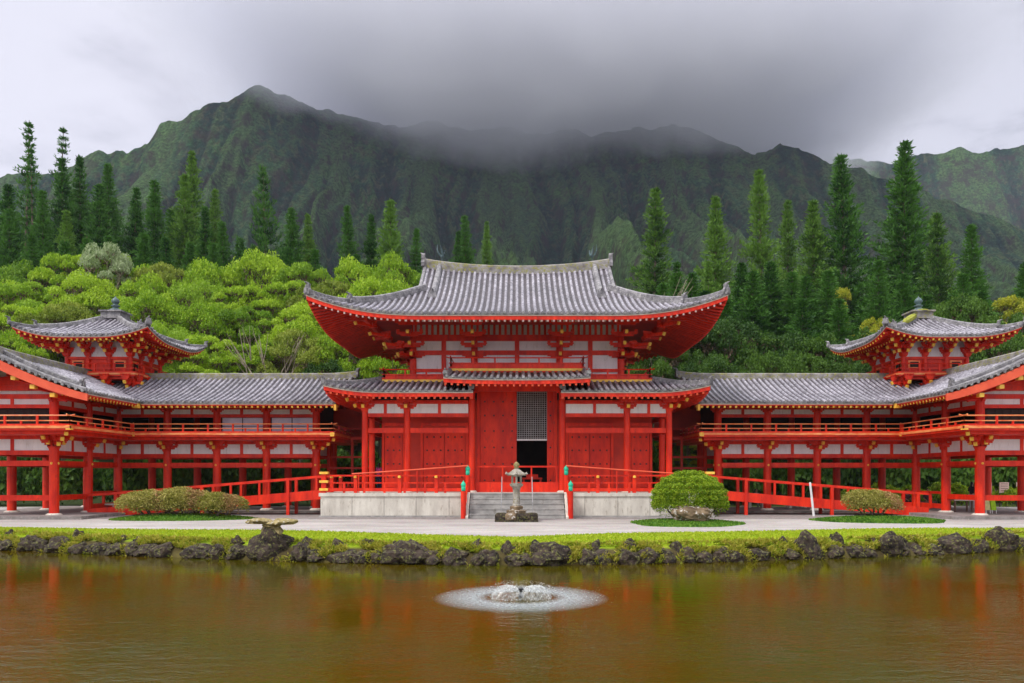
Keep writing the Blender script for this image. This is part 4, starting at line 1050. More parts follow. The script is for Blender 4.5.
# ================================================================== SHRUBS
def dome_leaves(lobes, n, size, shell=.16, up=.3):
    """leaves on the upper shells of ellipsoid lobes (cx,cy,cz,rx,ry,rz)"""
    W = np.array([l[3]*l[4] for l in lobes]); W = W/W.sum(); out = []
    for l, w in zip(lobes, W):
        k = int(n*w); d = rng.normal(size=(k,3)); d[:,2] = np.where(d[:,2] < -.35, -d[:,2], d[:,2]); d /= np.linalg.norm(d,axis=1)[:,None]
        r = 1-rng.exponential(shell,k).clip(0,.8); ph = d*3.1
        r *= 1+.05*np.sin(ph[:,0]*5+l[0])*np.sin(ph[:,1]*6)*1.0+.03*np.sin(ph[:,2]*9)
        out.append(np.array(l[:3])+d*r[:,None]*np.array(l[3:6]))
    return leaf_quads(np.concatenate(out), size, up)
def shrub(name, loc, lobes, n, size, mat, label, cat='shrub', group=None, stems=6, shell=.14, matb=None):
    e = empty(name, loc, label, cat, group)
    Q = dome_leaves(lobes, n, size, shell); k = len(Q)
    mi = None; mats = mat
    if matb: mats = [mat, matb]; cc = Q.mean(1); mi = ((np.sin(cc[:,0]*1.7)+np.sin(cc[:,0]*3.1+cc[:,1]*2)+rng.normal(0,.5,k)) > .9).astype(int)
    me = quads_mesh('foliage', Q, mats, mi=mi, tint=rng.uniform(0,1,k)); o = bpy.data.objects.new('foliage', me); col.objects.link(o); o.parent = e
    mb = MB(); rx = max(abs(l[0])+l[3]*.5 for l in lobes)
    for i in range(stems):
        l = lobes[i % len(lobes)]; a = random.uniform(0,6.28)
        mb.tube([(loc[0]+l[0]*.6,loc[1]+l[1]*.6,loc[2]),(loc[0]+l[0]+.2*l[3]*math.cos(a),loc[1]+l[1]+.2*l[4]*math.sin(a),loc[2]+l[2]*.6),(loc[0]+l[0]+.6*l[3]*math.cos(a),loc[1]+l[1]+.6*l[4]*math.sin(a),loc[2]+l[2]+l[5]*.4)], [.06,.04,.015], 6)
    mb.build('stems', BARK, e)
    mbc = MB(); 
    return e
xb, yb = wx(689,35.6), 35.6
shrub('clipped_bush', (xb,yb,.14), [(0,0,.98,1.74,1.6,1.30),(-.95,-.2,.72,.84,.9,.55),(1.0,-.2,.72,.80,.9,.55)], 60000, .055, L_DOME, 'round clipped bright green dome bush behind the mossy boulder, right of the stone lantern', shell=.10)
me = rock_mesh(11, 4, .22); me.materials.clear(); me.materials.append(BOULD)
put_rock('boulder', me, (wx(693,34.3),34.35,.42), (.92,.55,.52), .0, 'brown mossy boulder with a white patch in front of the round clipped bush', 'rock')
ya = 38.8
for (px, w, h, lab, k) in ((152,1.5,1.18,'wide olive green azalea shrub on the left mound, leftmost of the three there',9000),(184,1.5,1.30,'tallest olive green azalea shrub in the middle of the left mound',9000),(219,1.2,1.08,'smaller reddish azalea shrub at the right end of the left mound',6000)):
    x = wx(px, ya)
    shrub('azalea_shrub', (x,ya,.15), [(-w*.42,0,h*.48,w*.80,1.0,h*.60),(w*.45,.1,h*.46,w*.78,.95,h*.56),(0,-.25,h*.58,w*.70,.9,h*.58),(random.uniform(-.5,.5),-.55,h*.36,w*.7,.5,h*.40)], k*2, .065, L_AZAL, lab, group='azalea shrubs on the left mound', shell=.16, matb=L_AZRED)
xa = wx(873,37.6)
shrub('azalea_shrub', (xa,37.6,.12), [(-.6,0,.82,.95,.8,.60),(.5,.1,.76,.95,.8,.56),(0,-.2,.55,1.4,.8,.58),(.1,0,1.0,.7,.6,.42)], 17000, .06, L_AZAL, 'sparse brownish azalea shrub on the right mound before the gallery wing', shell=.22, matb=L_AZRED)

# generic shrubs behind the galleries, seen between the stilts
def bush_proto(mat, n=3200, size=.16):
    out = []
    for _ in range(3):
        Q = dome_leaves([(0,0,.55,.9,.8,.5),(random.uniform(-.5,.5),.1,.8,.5,.5,.4),(random.uniform(-.5,.5),-.3,.4,.6,.5,.4)], n, size, .2)
        out.append(quads_mesh('foliage', Q, mat, tint=rng.uniform(0,1,len(Q))))
    return out
BP_D, BP_L = bush_proto(L_DARKB), bush_proto(L_DOME)
def put_bush(me, x, y, s, h, label, group, cat='shrub'):
    o = bpy.data.objects.new('garden_shrub', me); col.objects.link(o); o.location = (x,y,gz(x,y)-.05); o.scale = (s,s,h); o.rotation_euler = (0,0,random.uniform(0,6)); tag(o, label, cat, group)
k = 0
for x in np.arange(-41,-7,1.65):
    k += 1; put_bush(BP_D[k%3], x, 55.8+random.uniform(-.8,1.2), random.uniform(1.5,1.9), random.uniform(2.6,4.2), f'dark green garden shrub seen behind the left gallery stilts, {ordinal(k)} from the left', 'dark shrubs behind the left gallery')
k = 0
for x in np.arange(8.5,42,1.7):
    k += 1; put_bush(BP_D[k%3], x, 60+random.uniform(-.8,1.2), random.uniform(1.5,1.9), random.uniform(2.6,4.2), f'dark green garden shrub seen behind the right gallery stilts, {ordinal(k)} from the hall', 'dark shrubs behind the right gallery')
k = 0
for x in np.arange(24.0,37.5,1.6):
    k += 1; put_bush(BP_L[k%3], x, 54.6+random.uniform(-.3,.6), random.uniform(.9,1.1), random.uniform(1.1,1.5), f'light green rounded hedge bush behind the right gallery, {ordinal(k)} from the hall side', 'light hedge bushes behind the right gallery')

# ================================================================== TREES
def limb_tube(mb, p0, p1, r0, r1, bend=.15, n=6):
    p0 = Vector(p0); p1 = Vector(p1); m = (p0+p1)/2+Vector((random.uniform(-1,1),random.uniform(-1,1),random.uniform(-.2,.6)))*bend*(p1-p0).length*.4
    mb.tube([p0,(p0+m)/2+Vector((0,0,.05)),m,p1], [r0,(r0*.7+r1*.3),(r0+r1)/2,r1], n, caps=False)
def broad_tree(h, rad, ncl, leaves, mat, size=.24, flat=.42, mat2=L_TWIG, bark=BARK, spread=1.0):
    """umbrella crown of flattened leaf clumps on spreading limbs. returns (crown mesh, trunk mesh)"""
    mb = MB(); t0 = Vector((0,0,0)); fork = Vector((random.uniform(-.3,.3),random.uniform(-.3,.3),h*.36))
    mb.tube([t0,fork*.5+Vector((.1,0,0)),fork], [.26,.21,.18], 8)
    cl = []; tries = 0
    while len(cl) < ncl and tries < 2500:
        tries += 1
        a = random.uniform(0,2*math.pi); q = math.sqrt(random.uniform(0,1)); layer = random.random()
        x, y = rad*q*math.cos(a), rad*q*math.sin(a)
        ztop = h*(.95-.24*q*q-.10*q**6)
        z = ztop if layer > .30 else ztop-h*random.uniform(.10,.28)
        r = random.uniform(.15,.30)*rad
        if any((Vector((x,y,z*1.6))-Vector((c[0],c[1],c[2]*1.6))).length < (r+c[3])*.42 for c in cl): continue
        cl.append((x,y,z,r,r*random.uniform(.85,1.1),r*flat*random.uniform(.8,1.3)))
    mains = []
    for i in range(5):
        a = i*1.257+random.uniform(-.3,.3); e = Vector((math.cos(a)*rad*.4,math.sin(a)*rad*.4,h*.62)); limb_tube(mb, fork, e, .13,.07); mains.append(e)
    for c in cl:
        e = min(mains, key=lambda q_: (q_-Vector(c[:3])).length); limb_tube(mb, e, (c[0],c[1],c[2]-c[5]*.2), .06,.02, .25, 5)
        for _ in range(3):
            a = random.uniform(0,6.28); limb_tube(mb, (c[0],c[1],c[2]-c[5]*.5), (c[0]+math.cos(a)*c[3]*.6,c[1]+math.sin(a)*c[4]*.6,c[2]+c[5]*.2), .025,.008,.2,4)
    tot = sum(c[3]*c[4] for c in cl); P_, T, M_ = [], [], []
    for c in cl:
        k = max(40,int(leaves*c[3]*c[4]/tot))
        d = rng.normal(size=(k,3)); d /= np.linalg.norm(d,axis=1)[:,None]; d[:,2] = np.where(d[:,2] < -.05, -d[:,2]*.8, d[:,2])
        r = 1-rng.exponential(.13,k).clip(0,.7)
        sub = np.sin(d[:,0]*7+c[0]*3)*np.sin(d[:,1]*7+c[1]*5)
        r = r*(1+.10*sub)
        P_.append(np.array(c[:3])+d*r[:,None]*np.array(c[3:6])); T.append(np.full(k, random.uniform(-.12,.12))+rng.uniform(.25,.75,k)); M_.append(np.zeros(k))
        k2 = k//10; d = rng.normal(size=(k2,3)); d /= np.linalg.norm(d,axis=1)[:,None]; d[:,2] = -np.abs(d[:,2])*.8
        P_.append(np.array(c[:3])+d*rng.uniform(.3,.9,k2)[:,None]*np.array(c[3:6])); T.append(rng.uniform(0,1,k2)); M_.append(np.ones(k2))
    P_ = np.concatenate(P_); Q = leaf_quads(P_, size, .5)
    crown = quads_mesh('crown', Q, [mat,mat2], mi=np.concatenate(M_), tint=np.concatenate(T))
    o = mb.build('trunk_tmp', bark); tm = o.data; bpy.data.objects.remove(o); tm.name = 'trunk'
    return crown, tm
def conifer(h, rb, dens=1., sparse=0., mat=L_PINE, up=.25, spacing=.78, lo=.06, nb=(7,9)):
    """columnar island pine: whorls of upcurved branches clothed in needle sprays"""
    mb = MB(); bend = random.uniform(-.15,.15)
    ax = lambda z: (bend*(z/h)**2*2, bend*.5*math.sin(z/h*3))
    mb.tube([(ax(z)[0],ax(z)[1],z) for z in np.linspace(0,h,9)], [.30*(1-z/h)**.8+.03 for z in np.linspace(0,h,9)], 8)
    P_, D_, T = [], [], []
    z = h*lo
    while z < h-.15:
        t = z/h
        L = rb*(1-t)**.88*1.75*(.75+.25*min(1,(t+.05)/.2))*random.uniform(.72,1.15)+.06
        n = random.randint(*nb)
        if random.random() < sparse*(1 if t < .8 else .3): n = max(2,n-4)
        a0 = random.uniform(0,6.28)
        for k in range(n):
            a = a0+k*2*math.pi/n+random.uniform(-.2,.2); l = L*random.uniform(.62,1.15)
            if random.random() < .06+sparse*.15: l *= .5
            m = max(4,int(l*7.5*dens)); u = np.linspace(.16,1,m)+rng.uniform(-.03,.03,m)
            zz = z-.05*l*u+(up*l)*u**2.2
            x, y = ax(z)
            P = np.stack([x+np.cos(a)*l*u, y+np.sin(a)*l*u, zz],1)
            if l > .6 and t > .1: mb.tube([(x,y,z),(x+math.cos(a)*l*.5,y+math.sin(a)*l*.5,z-.05*l*.5+up*l*.2),(x+math.cos(a)*l*.92,y+math.sin(a)*l*.92,z-.05*l+up*l*.8)], [.03,.02,.008], 3, caps=False)
            dr = np.stack([np.cos(a)*np.ones(m), np.sin(a)*np.ones(m), .25+.9*u*up*2],1)
            rep = 5
            for r_ in range(rep):
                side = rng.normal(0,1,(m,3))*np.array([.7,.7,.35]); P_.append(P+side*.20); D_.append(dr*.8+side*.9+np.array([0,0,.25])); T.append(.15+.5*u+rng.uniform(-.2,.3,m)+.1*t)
        z += spacing*random.uniform(.8,1.2)*(1-.45*t)
    P_ = np.concatenate(P_); D_ = np.concatenate(D_); D_ /= np.linalg.norm(D_,axis=1)[:,None]; n = len(P_)
    A = rng.normal(size=(n,3)); A -= D_*(A*D_).sum(1)[:,None]; A /= np.linalg.norm(A,axis=1)[:,None]
    ln = rng.uniform(.18,.36,n)[:,None]; w = rng.uniform(.045,.085,n)[:,None]
    Q = np.stack([P_-A*w, P_+A*w, P_+D_*ln+A*w*.35, P_+D_*ln-A*w*.35],1)
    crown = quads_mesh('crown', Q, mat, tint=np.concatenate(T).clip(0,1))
    o = mb.build('trunk_tmp', BARK); tm = o.data; bpy.data.objects.remove(o); tm.name = 'trunk'
    return crown, tm
def put_tree(name, meshes, loc, rz, scale, label, cat, group=None):
    e = bpy.data.objects.new(name, None); col.objects.link(e); e.location = loc; e.rotation_euler = (random.uniform(-.03,.03),random.uniform(-.03,.03),rz); e.scale = scale; tag(e, label, cat, group)
    for nm, me in zip(('crown','trunk'), meshes):
        o = bpy.data.objects.new(nm, me); col.objects.link(o); o.parent = e
    return e

UMB = [broad_tree(10, 5.2, nc_, 27000, mt_, size=.15, flat=fl_) for nc_, mt_, fl_ in ((58,L_BROAD,.50),(44,L_BROAD2,.42),(66,L_BROAD,.60),(50,L_BROAD3,.45),(40,L_BROAD,.38),(60,L_BROAD2,.55))]
UMBW = broad_tree(10, 4.6, 45, 14000, L_WHITE, size=.15, bark=PALEBARK)
DKB = [broad_tree(9, 4.2, 50, 22000, L_DARKB, size=.16, flat=.8) for _ in range(3)]
YEL = broad_tree(16, 3.6, 40, 15000, L_YEL, size=.15, flat=.8)
rows = [  # (Y, [pixel x of crown centre, pixel y of crown top, crown radius in metres])
 (88, [(-30,262,5.5),(20,266,5.5),(68,252,5.2),(118,252,5.4),(168,262,5.0),(215,266,5.0),(262,258,5.2),(312,262,4.8),(352,264,5.0),(398,262,5.0),(440,270,4.6)]),
 (79, [(-10,284,5.0),(45,280,4.8),(95,276,4.8),(146,282,4.8),(196,282,4.6),(243,284,4.6),(288,280,4.6),(335,278,4.8),(382,282,4.6),(425,290,4.4)]),
 (71, [(12,304,4.4),(62,302,4.2),(150,298,4.2),(205,310,4.2),(248,306,3.6),(300,306,4.2),(345,302,4.2),(392,308,4.2)]),
 (64, [(-5,335,3.8),(170,326,3.8),(215,334,3.6),(262,338,3.4),(305,330,3.6),(350,336,3.8),(400,330,3.4)]),
]
rown = ['rearmost','second','third','front']
for ri, (Y, lst) in enumerate(rows):
    for i, (px, py, r) in enumerate(lst):
        x = wx(px, Y); y = Y+random.uniform(-1.5,1.5); zg = gz(x,y); top = wz(py, y); h = max(4,top-zg)
        put_tree('umbrella_tree', UMB[(i*5+ri*2+(i//3))%6], (x,y,zg), random.uniform(0,6.28), (r/5.2,r/5.2,h/9.9),
            f'lime green umbrella-crowned tree on the left slope, {rown[ri]} row, {ordinal(i+1)} from the left', 'tree', 'lime green umbrella trees on the left slope')
x, y = wx(98,84), 84; put_tree('blossom_tree', UMBW, (x,y,gz(x,y)), 1., (.8,.8,(wz(241,y)-gz(x,y))/9.9), 'silvery pale blossoming tree at the top of the lime canopy on the left', 'tree')
for i, (px, py, r, Y) in enumerate([(650,330,3.2,62),(690,322,3.6,66),(735,318,3.6,66),(780,332,3.4,64),(820,338,3.2,62),(865,330,3.4,66),(900,320,3.6,72),(960,300,3.8,74),(995,322,3.4,66),(1030,312,3.8,70),(600,335,3.0,64),
                                    (706,352,2.8,60),(760,352,2.8,59.5),(805,355,2.8,60),(850,352,2.8,60),(330,362,2.8,60.5),(352,396,2.2,58.6),(345,418,1.8,57.8)]):
    x = wx(px,Y); zg = gz(x,Y); h = wz(py,Y)-zg
    put_tree('broadleaf_tree', DKB[i%3], (x,Y,zg), random.uniform(0,6.28), (r/4.2,r/4.2,h/9.),
        f'dark green bushy tree close behind the temple, {ordinal(i+1)} in its ragged line' if i < 15 else ['low dark tree showing above the left gallery beside the hall','dark bushy tree in the gap between left gallery and hall, the farther one','dark low tree in the gap between left gallery and hall, the nearer one'][i-15], 'tree', 'dark broadleaf trees behind the temple')
for px, py, r, Y, lab in ((838,282,1.9,88,'yellow-leaved tree glimpsed between the right conifers'),(1012,291,3.0,80,'yellow-green leafy tree at the right edge above the tower roof'),(880,312,1.9,70,'small yellow-green tree poking up left of the right tower finial'),(679,416,1.35,53.5,'young yellow-green tree beside the right end of the hall')):
    x = wx(px,Y); zg = gz(x,Y); h = wz(py,Y)-zg
    put_tree('yellow_green_tree', YEL, (x,Y,zg), random.uniform(0,6), (r/3.6,r/3.6,h/16.), lab, 'tree')
# bare tree and pale trunk
for px, py, Y, lab in ((636,255,72,'bare pale-branched tree behind the right end of the great roof'),(268,318,61,'pale bare forked trunk standing out against the lime canopy')):
    x = wx(px,Y); zg = gz(x,Y); h = wz(py,Y)-zg
    mb = MB(); base = Vector((x,Y,zg)); f1 = base+Vector((.1,0,h*.5)); mb.tube([base,base+Vector((.05,0,h*.25)),f1],[.16,.13,.10],7)
    random.seed(int(px))
    for i in range(7):
        a = random.uniform(-1.1,1.1); e = f1+Vector((math.sin(a)*h*.28, random.uniform(-.6,.6), h*random.uniform(.25,.5))); limb_tube(mb, f1-Vector((0,0,random.uniform(0,h*.15))), e, .07,.02,.25)
        for _ in range(3):
            limb_tube(mb, e*.6+f1*.4, e+Vector((random.uniform(-.8,.8),random.uniform(-.4,.4),random.uniform(-.1,.8))), .03,.01,.2,4)
    e = empty('bare_tree', tuple(base), lab, 'tree'); mb.build('trunk', PALEBARK, e)

random.seed(11)
CD = [conifer(28, 3.6, 1.05, random.choice((0,0,.15))) for _ in range(5)]
CL = [conifer(28, 3.6, 1.0, random.uniform(.05,.3), L_PINEL) for _ in range(4)]
CS = [conifer(30, 3.4, .8, .8, L_PINE, up=.3, spacing=1.15, nb=(5,6)) for _ in range(2)]
CO = [conifer(24, 4.6, 1.2, .2, L_PINE, up=.45, spacing=1.1, nb=(6,7))]
pines = [ # px, top y, distance, half width px, kind, label
 (21,121,118,17,'S','thin tall sparse grey conifer nearest the left edge, highest tip there'),
 (50,124,120,15,'S','thin tall sparse conifer second from the left edge, its tip over the ridge'),
 (37,146,112,14,'S','sparse conifer between the two tall thin ones at the far left'),
 (3,182,108,18,'D','dark conifer cut by the left edge of the view'),
 (12,205,104,18,'D','dark lower conifer just inside the left edge'),
 (62,157,114,16,'D','dark conifer right of the tall sparse pair at the left'),
 (45,190,105,16,'D','dark mid-height conifer in front of the sparse pair at the left'),
 (82,160,118,15,'D','slim dark conifer with tip level with the small rocky knobs'),
 (72,212,102,15,'L','lighter green conifer low in the left cluster'),
 (109,163,122,17,'D','dark pointed conifer before the rocky knobs of the ridge'),
 (100,182,108,19,'D','broad dark green conifer in front of the pointed one at left'),
 (131,187,110,15,'D','plain dark conifer standing alone right of the broad one'),
 (152,184,108,17,'D','dark conifer with rounded flanks between two lighter ones at left'),
 (181,170,108,18,'L','light green conifer left of the tallest of the twin pair'),
 (198,153,116,16,'L','tallest light green conifer of the left centre group'),
 (204,206,100,15,'D','short dark conifer in front of the tallest light green one'),
 (212,187,112,14,'L','pale narrow conifer behind the short dark one'),
 (229,221,100,15,'D','stubby conifer with a bare lower trunk left of the lone open one'),
 (270,169,98,22,'O','lone open-branched conifer with wide sweeping boughs'),
 (295,206,104,16,'D','dark conifer right beside the wide open-branched one'),
 (312,215,108,12,'L','narrow light conifer, lower neighbour of the dark one'),
 (351,206,104,14,'D','conifer over the left tip of the great roof, first of a trio'),
 (372,216,106,13,'D','shorter middle conifer of the trio left of the great roof'),
 (391,194,102,17,'L','tallest light conifer of the trio left of the great roof'),
 (415,228,104,12,'D','small slim conifer nearest the left ridge ornament'),
 (452,232,112,11,'D','small conifer behind the roof ridge, leftmost of three'),
 (468,215,114,13,'D','taller middle conifer behind the roof ridge'),
 (487,221,116,10,'L','narrow conifer behind the roof ridge, rightmost of three'),
 (655,188,98,21,'L','light green conifer right of the roof ridge with a bare core'),
 (714,197,96,19,'L','light green conifer above the right tip of the great roof'),
 (708,258,84,13,'L','small light conifer right in front of the one above the roof tip'),
 (765,167,96,20,'L','tall conifer with visible trunk, left of a narrow paler one'),
 (788,200,104,16,'L','narrow paler conifer between two fuller ones on the right'),
 (818,197,92,21,'L','full light conifer left of the darkest tall one'),
 (852,152,92,25,'D','tall very dark conifer left of the right tower'),
 (899,142,96,27,'D','tallest conifer, its tip against the cloud above the right tower'),
 (940,209,90,19,'L','middle-sized conifer right of the tallest one'),
 (974,226,90,20,'D','rightmost conifer, above the right end of the tower roof'),
 (740,262,82,20,'D','low dark conifer filling the gap behind the right gallery, by the roof tip'),
 (792,270,80,20,'D','low dark conifer behind the right gallery ridge'),
 (672,262,84,16,'D','low dark conifer behind the right eave of the great roof'),
 (1020,262,92,20,'D','conifer leaving the view at the right edge'),
]
fills = [(30,235),(60,240),(88,236),(118,238),(142,236),(166,238),(190,240),(218,242),(246,246),(284,248),(325,250),(-15,230),(360,252)]
cnt = {'D':0,'L':0,'S':0,'O':0}
KIND = {'D':(CD,28,3.6),'L':(CL,28,3.6),'S':(CS,30,3.4),'O':(CO,24,4.6)}
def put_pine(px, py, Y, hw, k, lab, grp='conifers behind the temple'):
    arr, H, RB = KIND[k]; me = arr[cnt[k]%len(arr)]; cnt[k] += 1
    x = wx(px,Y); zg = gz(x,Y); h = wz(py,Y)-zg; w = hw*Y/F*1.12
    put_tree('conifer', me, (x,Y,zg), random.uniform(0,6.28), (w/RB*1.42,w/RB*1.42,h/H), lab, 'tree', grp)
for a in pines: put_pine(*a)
for i, (px, py) in enumerate(fills):
    put_pine(px+random.uniform(-5,5), py, 96+random.uniform(-3,3), 17, 'D', f'low dark conifer at the foot of the left conifer stand, {ordinal(i+1)} from the left', 'low conifers in the left stand')
for i, (px, py) in enumerate(sorted([(2,212),(18,190),(33,205),(55,214),(70,186),(90,205),(95,190),(120,212),(140,214),(170,206),(190,212),(222,232),(240,240)])):
    put_pine(px, py, 126+random.uniform(-3,3), 17, 'D', f'dark conifer in the rear row of the left stand, {ordinal(i+1)} from the left', 'rear row conifers of the left stand')
fr = [(640,300),(660,285),(690,275),(750,270),(775,262),(805,275),(828,268),(875,262),(912,270),(965,275),(700,292),(722,300),(765,296),(800,300),(835,300),(862,302),(890,300),(925,296),(955,296),(985,290),(1040,270),(620,300)]
for i, (px, py) in enumerate(sorted(fr)):
    put_pine(px, py, 78+random.uniform(-4,4), 22, 'D', f'low dark conifer behind the right gallery, {ordinal(i+1)} from the hall', 'low conifers behind the right gallery')

# ================================================================== MOUNTAINS
prof_px = [(-260,215),(-120,205),(-40,190),(0,176),(60,172),(78,164),(88,154),(100,151),(108,158),(117,152),(127,157),(136,150),(150,142),(160,126),(172,123),(185,116),(205,104),(222,99),(235,93),(250,89),(268,89),(282,95),(296,100),(320,108),(345,113),(370,121),(400,127),(430,120),
           (458,128),(480,133),(505,129),(525,136),(560,130),(600,134),(630,131),(655,128),(672,120),(690,126),(715,140),(740,150),(760,152),(780,146),(800,150),(822,158),(850,168),(880,176),(920,190),(980,215),(1100,250),(1300,300)]
far_px = [(600,150),(700,142),(760,150),(800,148),(840,156),(870,161),(890,163),(905,160),(930,153),(960,149),(985,151),(1005,148),(1030,143),(1100,135),(1250,150),(1500,200)]
def interp(tab, x):
    return float(np.interp(x, [a for a,_ in tab], [b for _,b in tab]))
def ridged(v): return 1-abs(noise.noise(v))*2.0
def mountain(name, tab, Yr, Yb, x0, x1, nxx, nyy, seed, spur, zb=4, back=160, lam=84., crag=11.):
    xs_ = np.linspace(x0,x1,nxx); ts = np.linspace(0,1,nyy); V = []; CR = []
    kk = np.linspace(1,1.5,12)[1:]
    for t in list(ts)+list(kk):
        for x in xs_:
            yr = Yr+40*math.sin(x*.008+seed)+25*noise.noise(Vector((x*.01,seed,0)))
            zr = wz(interp(tab, CX+x*F/yr), yr)+crag*.35*noise.fractal(Vector((x*.035,seed*3.1,0)),.9,2.1,4)
            if t <= 1:
                y = Yb+(yr-Yb)*t
                wv = 26*noise.noise(Vector((x*.012,y*.012,seed)))+8*noise.noise(Vector((x*.04,y*.04,seed)))
                def tri(l, o, pw_=1.): return (abs(((x+wv*(.6+o*.1)+seed*o*7)/l) % 1-.5)*2)**pw_
                m1 = .50+.62*max(0,.5+noise.noise(Vector((x*.007,5+seed,y*.002))))
                env = math.sin(math.pi*min(1,t*1.0))
                s_ = .16*t+.30*t**2+.54*t**4.2
                z = zb+(zr-zb)*s_ + spur*m1*env**.9*(1-t)**.30*tri(lam,1,1.15) + spur*.42*env*(tri(lam*.36,2,1.2)-.35) + spur*.17*env**.6*(tri(lam*.13,3)-.4) + crag*noise.fractal(Vector((x*.03,y*.03,seed)),.8,2.1,6)*min(1,t*4)*(1-.5*t)
                cap_ = CH+(HY-interp(tab, CX+x*F/y))*y/F*(.70+.27*t)
                if t < .95 and z > cap_-30: z = cap_-30+30*(1-math.exp(-(z-cap_+30)/30))*.9
            else:
                y = yr+back*(t-1)*2; z = zr-(t-1)*2*180
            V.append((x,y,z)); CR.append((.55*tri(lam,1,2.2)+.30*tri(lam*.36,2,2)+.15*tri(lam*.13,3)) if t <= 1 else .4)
    n = len(xs_); rws = nyy+len(kk)
    g = MB(); g.v = V; g.f = [(j*n+i,j*n+i+1,(j+1)*n+i+1,(j+1)*n+i) for j in range(rws-1) for i in range(n-1)]; g.m = [0]*len(g.f)
    o = g.build(name, MOUNT, smooth=True); a_ = o.data.attributes.new('grass_relief_shade', 'FLOAT', 'POINT'); a_.data.foreach_set('value', np.array(CR, dtype=np.float32)); tag(o, kind='structure'); return o  # attribute drives grass tone and painted relief shading
m, nt, b = new_mat('forested_mountain'); p = world_pos(nt)
geo = nt.nodes.new('ShaderNodeNewGeometry'); sp = nt.nodes.new('ShaderNodeSeparateXYZ'); nt.links.new(geo.outputs['Normal'], sp.inputs[0])
sz_ = nt.nodes.new('ShaderNodeSeparateXYZ'); nt.links.new(p, sz_.inputs[0])
n1 = noise_node(nt, .018, 7, .62, p); n2 = noise_node(nt, .09, 8, .7, scaled(nt,p,1.3,1.3,.6)); n3 = noise_node(nt, .30, 9, .75, p)
c = ramp(nt, n1.outputs[0], [(.36,(.011,.034,.034)),(.50,(.028,.090,.046)),(.64,(.09,.20,.040))]).outputs[0]
rb_ = ramp(nt, n2.outputs[0], [(.50,0.),(.62,.9)])
c = mixc(nt, rb_.outputs[0], c, (.105,.080,.052))
ga = nt.nodes.new('ShaderNodeAttribute'); ga.attribute_name = 'grass_relief_shade'
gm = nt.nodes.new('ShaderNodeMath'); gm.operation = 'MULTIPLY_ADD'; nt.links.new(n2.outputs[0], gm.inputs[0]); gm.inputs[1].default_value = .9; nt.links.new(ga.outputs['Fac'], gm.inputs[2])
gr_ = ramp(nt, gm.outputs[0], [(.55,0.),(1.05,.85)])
c = mixc(nt, gr_.outputs[0], c, (.085,.150,.048))  # crests: grass tone, lightened to paint lit relief
fr_ = ramp(nt, gm.outputs[0], [(.45,.9),(.74,0.)]); c = mixc(nt, fr_.outputs[0], c, (.010,.030,.022))  # hollows: forest tone, darkened to paint relief shade
r3 = ramp(nt, n3.outputs[0], [(.35,.30),(.65,1.9)]); c = mixc(nt, 1., c, r3.outputs[0], 'MULTIPLY')
rs = nt.nodes.new('ShaderNodeMapRange'); nt.links.new(sp.outputs[2], rs.inputs[0]); rs.inputs[1].default_value = .62; rs.inputs[2].default_value = .40
n4 = noise_node(nt, .06, 6, .7, p); r4 = ramp(nt, n4.outputs[0], [(.46,0.),(.60,.85)])
mm = nt.nodes.new('ShaderNodeMath'); mm.operation = 'MULTIPLY'; nt.links.new(rs.outputs[0], mm.inputs[0]); nt.links.new(r4.outputs[0], mm.inputs[1])
c = mixc(nt, mm.outputs[0], c, (.060,.040,.040))
nt.links.new(c, b.inputs['Base Color']); b.inputs['Roughness'].default_value = .95; b.inputs['Specular IOR Level'].default_value = .05
ad = nt.nodes.new('ShaderNodeMath'); ad.operation = 'ADD'; nt.links.new(n2.outputs[0], ad.inputs[0]); nt.links.new(n3.outputs[0], ad.inputs[1])
bump(nt, b, ad.outputs[0], 1., 10.); MOUNT = m
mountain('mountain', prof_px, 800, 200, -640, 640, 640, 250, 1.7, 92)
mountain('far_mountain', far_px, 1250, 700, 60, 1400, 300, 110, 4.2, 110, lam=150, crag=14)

# ================================================================== FOUNTAIN
fx, fy = wx(521,16.9), 16.9
ft = empty('fountain', (fx,fy,WZ), 'low pond fountain throwing a butterfly-shaped sheet of water into a ring of foam', 'fountain')
mb = MB(); mb.lathe((fx,fy,WZ-.3), [(.05,0),(.05,.36),(.035,.38),(.035,.46),(.06,.48),(.06,.50),(.02,.52)], 12); mb.build('nozzle', BLACKM, ft)
def water_mat(name, a, sc_, lo, hi, colr=(.80,.84,.84), rough=.25):
    m, nt, b = new_mat(name); p = world_pos(nt)
    n1 = noise_node(nt, sc_, 5, .7, p); r = ramp(nt, n1.outputs[0], [(lo,0.),(hi,a)])
    b.inputs['Base Color'].default_value = (*colr,1); b.inputs['Roughness'].default_value = rough; nt.links.new(r.outputs[0], b.inputs['Alpha']); return m, nt, b, r
SHEET = water_mat('water_sheet', .48, 12, .34, .70)[0]
mb = MB(); prof_b = [(.03,.20),(.10,.27),(.22,.34),(.36,.385),(.50,.36),(.62,.27),(.70,.14),(.76,.0)]
for k in range(48):   # only two fans, left and right, so the outline is a butterfly
    for j in range(len(prof_b)-1):
        def pt(kk, jj):
            t = 2*math.pi*kk/48; r, z = prof_b[jj]; w = .62+.38*abs(math.cos(t))**.7; q = .82+.05*math.sin(kk*2.4)
            return (fx+r*q*math.cos(t)*1.08, fy+r*q*math.sin(t)*w, WZ+z*.70*(.45+.55*abs(math.cos(t))**.6)+.012*math.sin(kk*3.1+jj))
        mb.add([pt(k,j),pt(k+1,j),pt(k+1,j+1),pt(k,j+1)], [(0,1,2,3)])
mb.build('water_sheet', SHEET, ft, smooth=True)
C = []
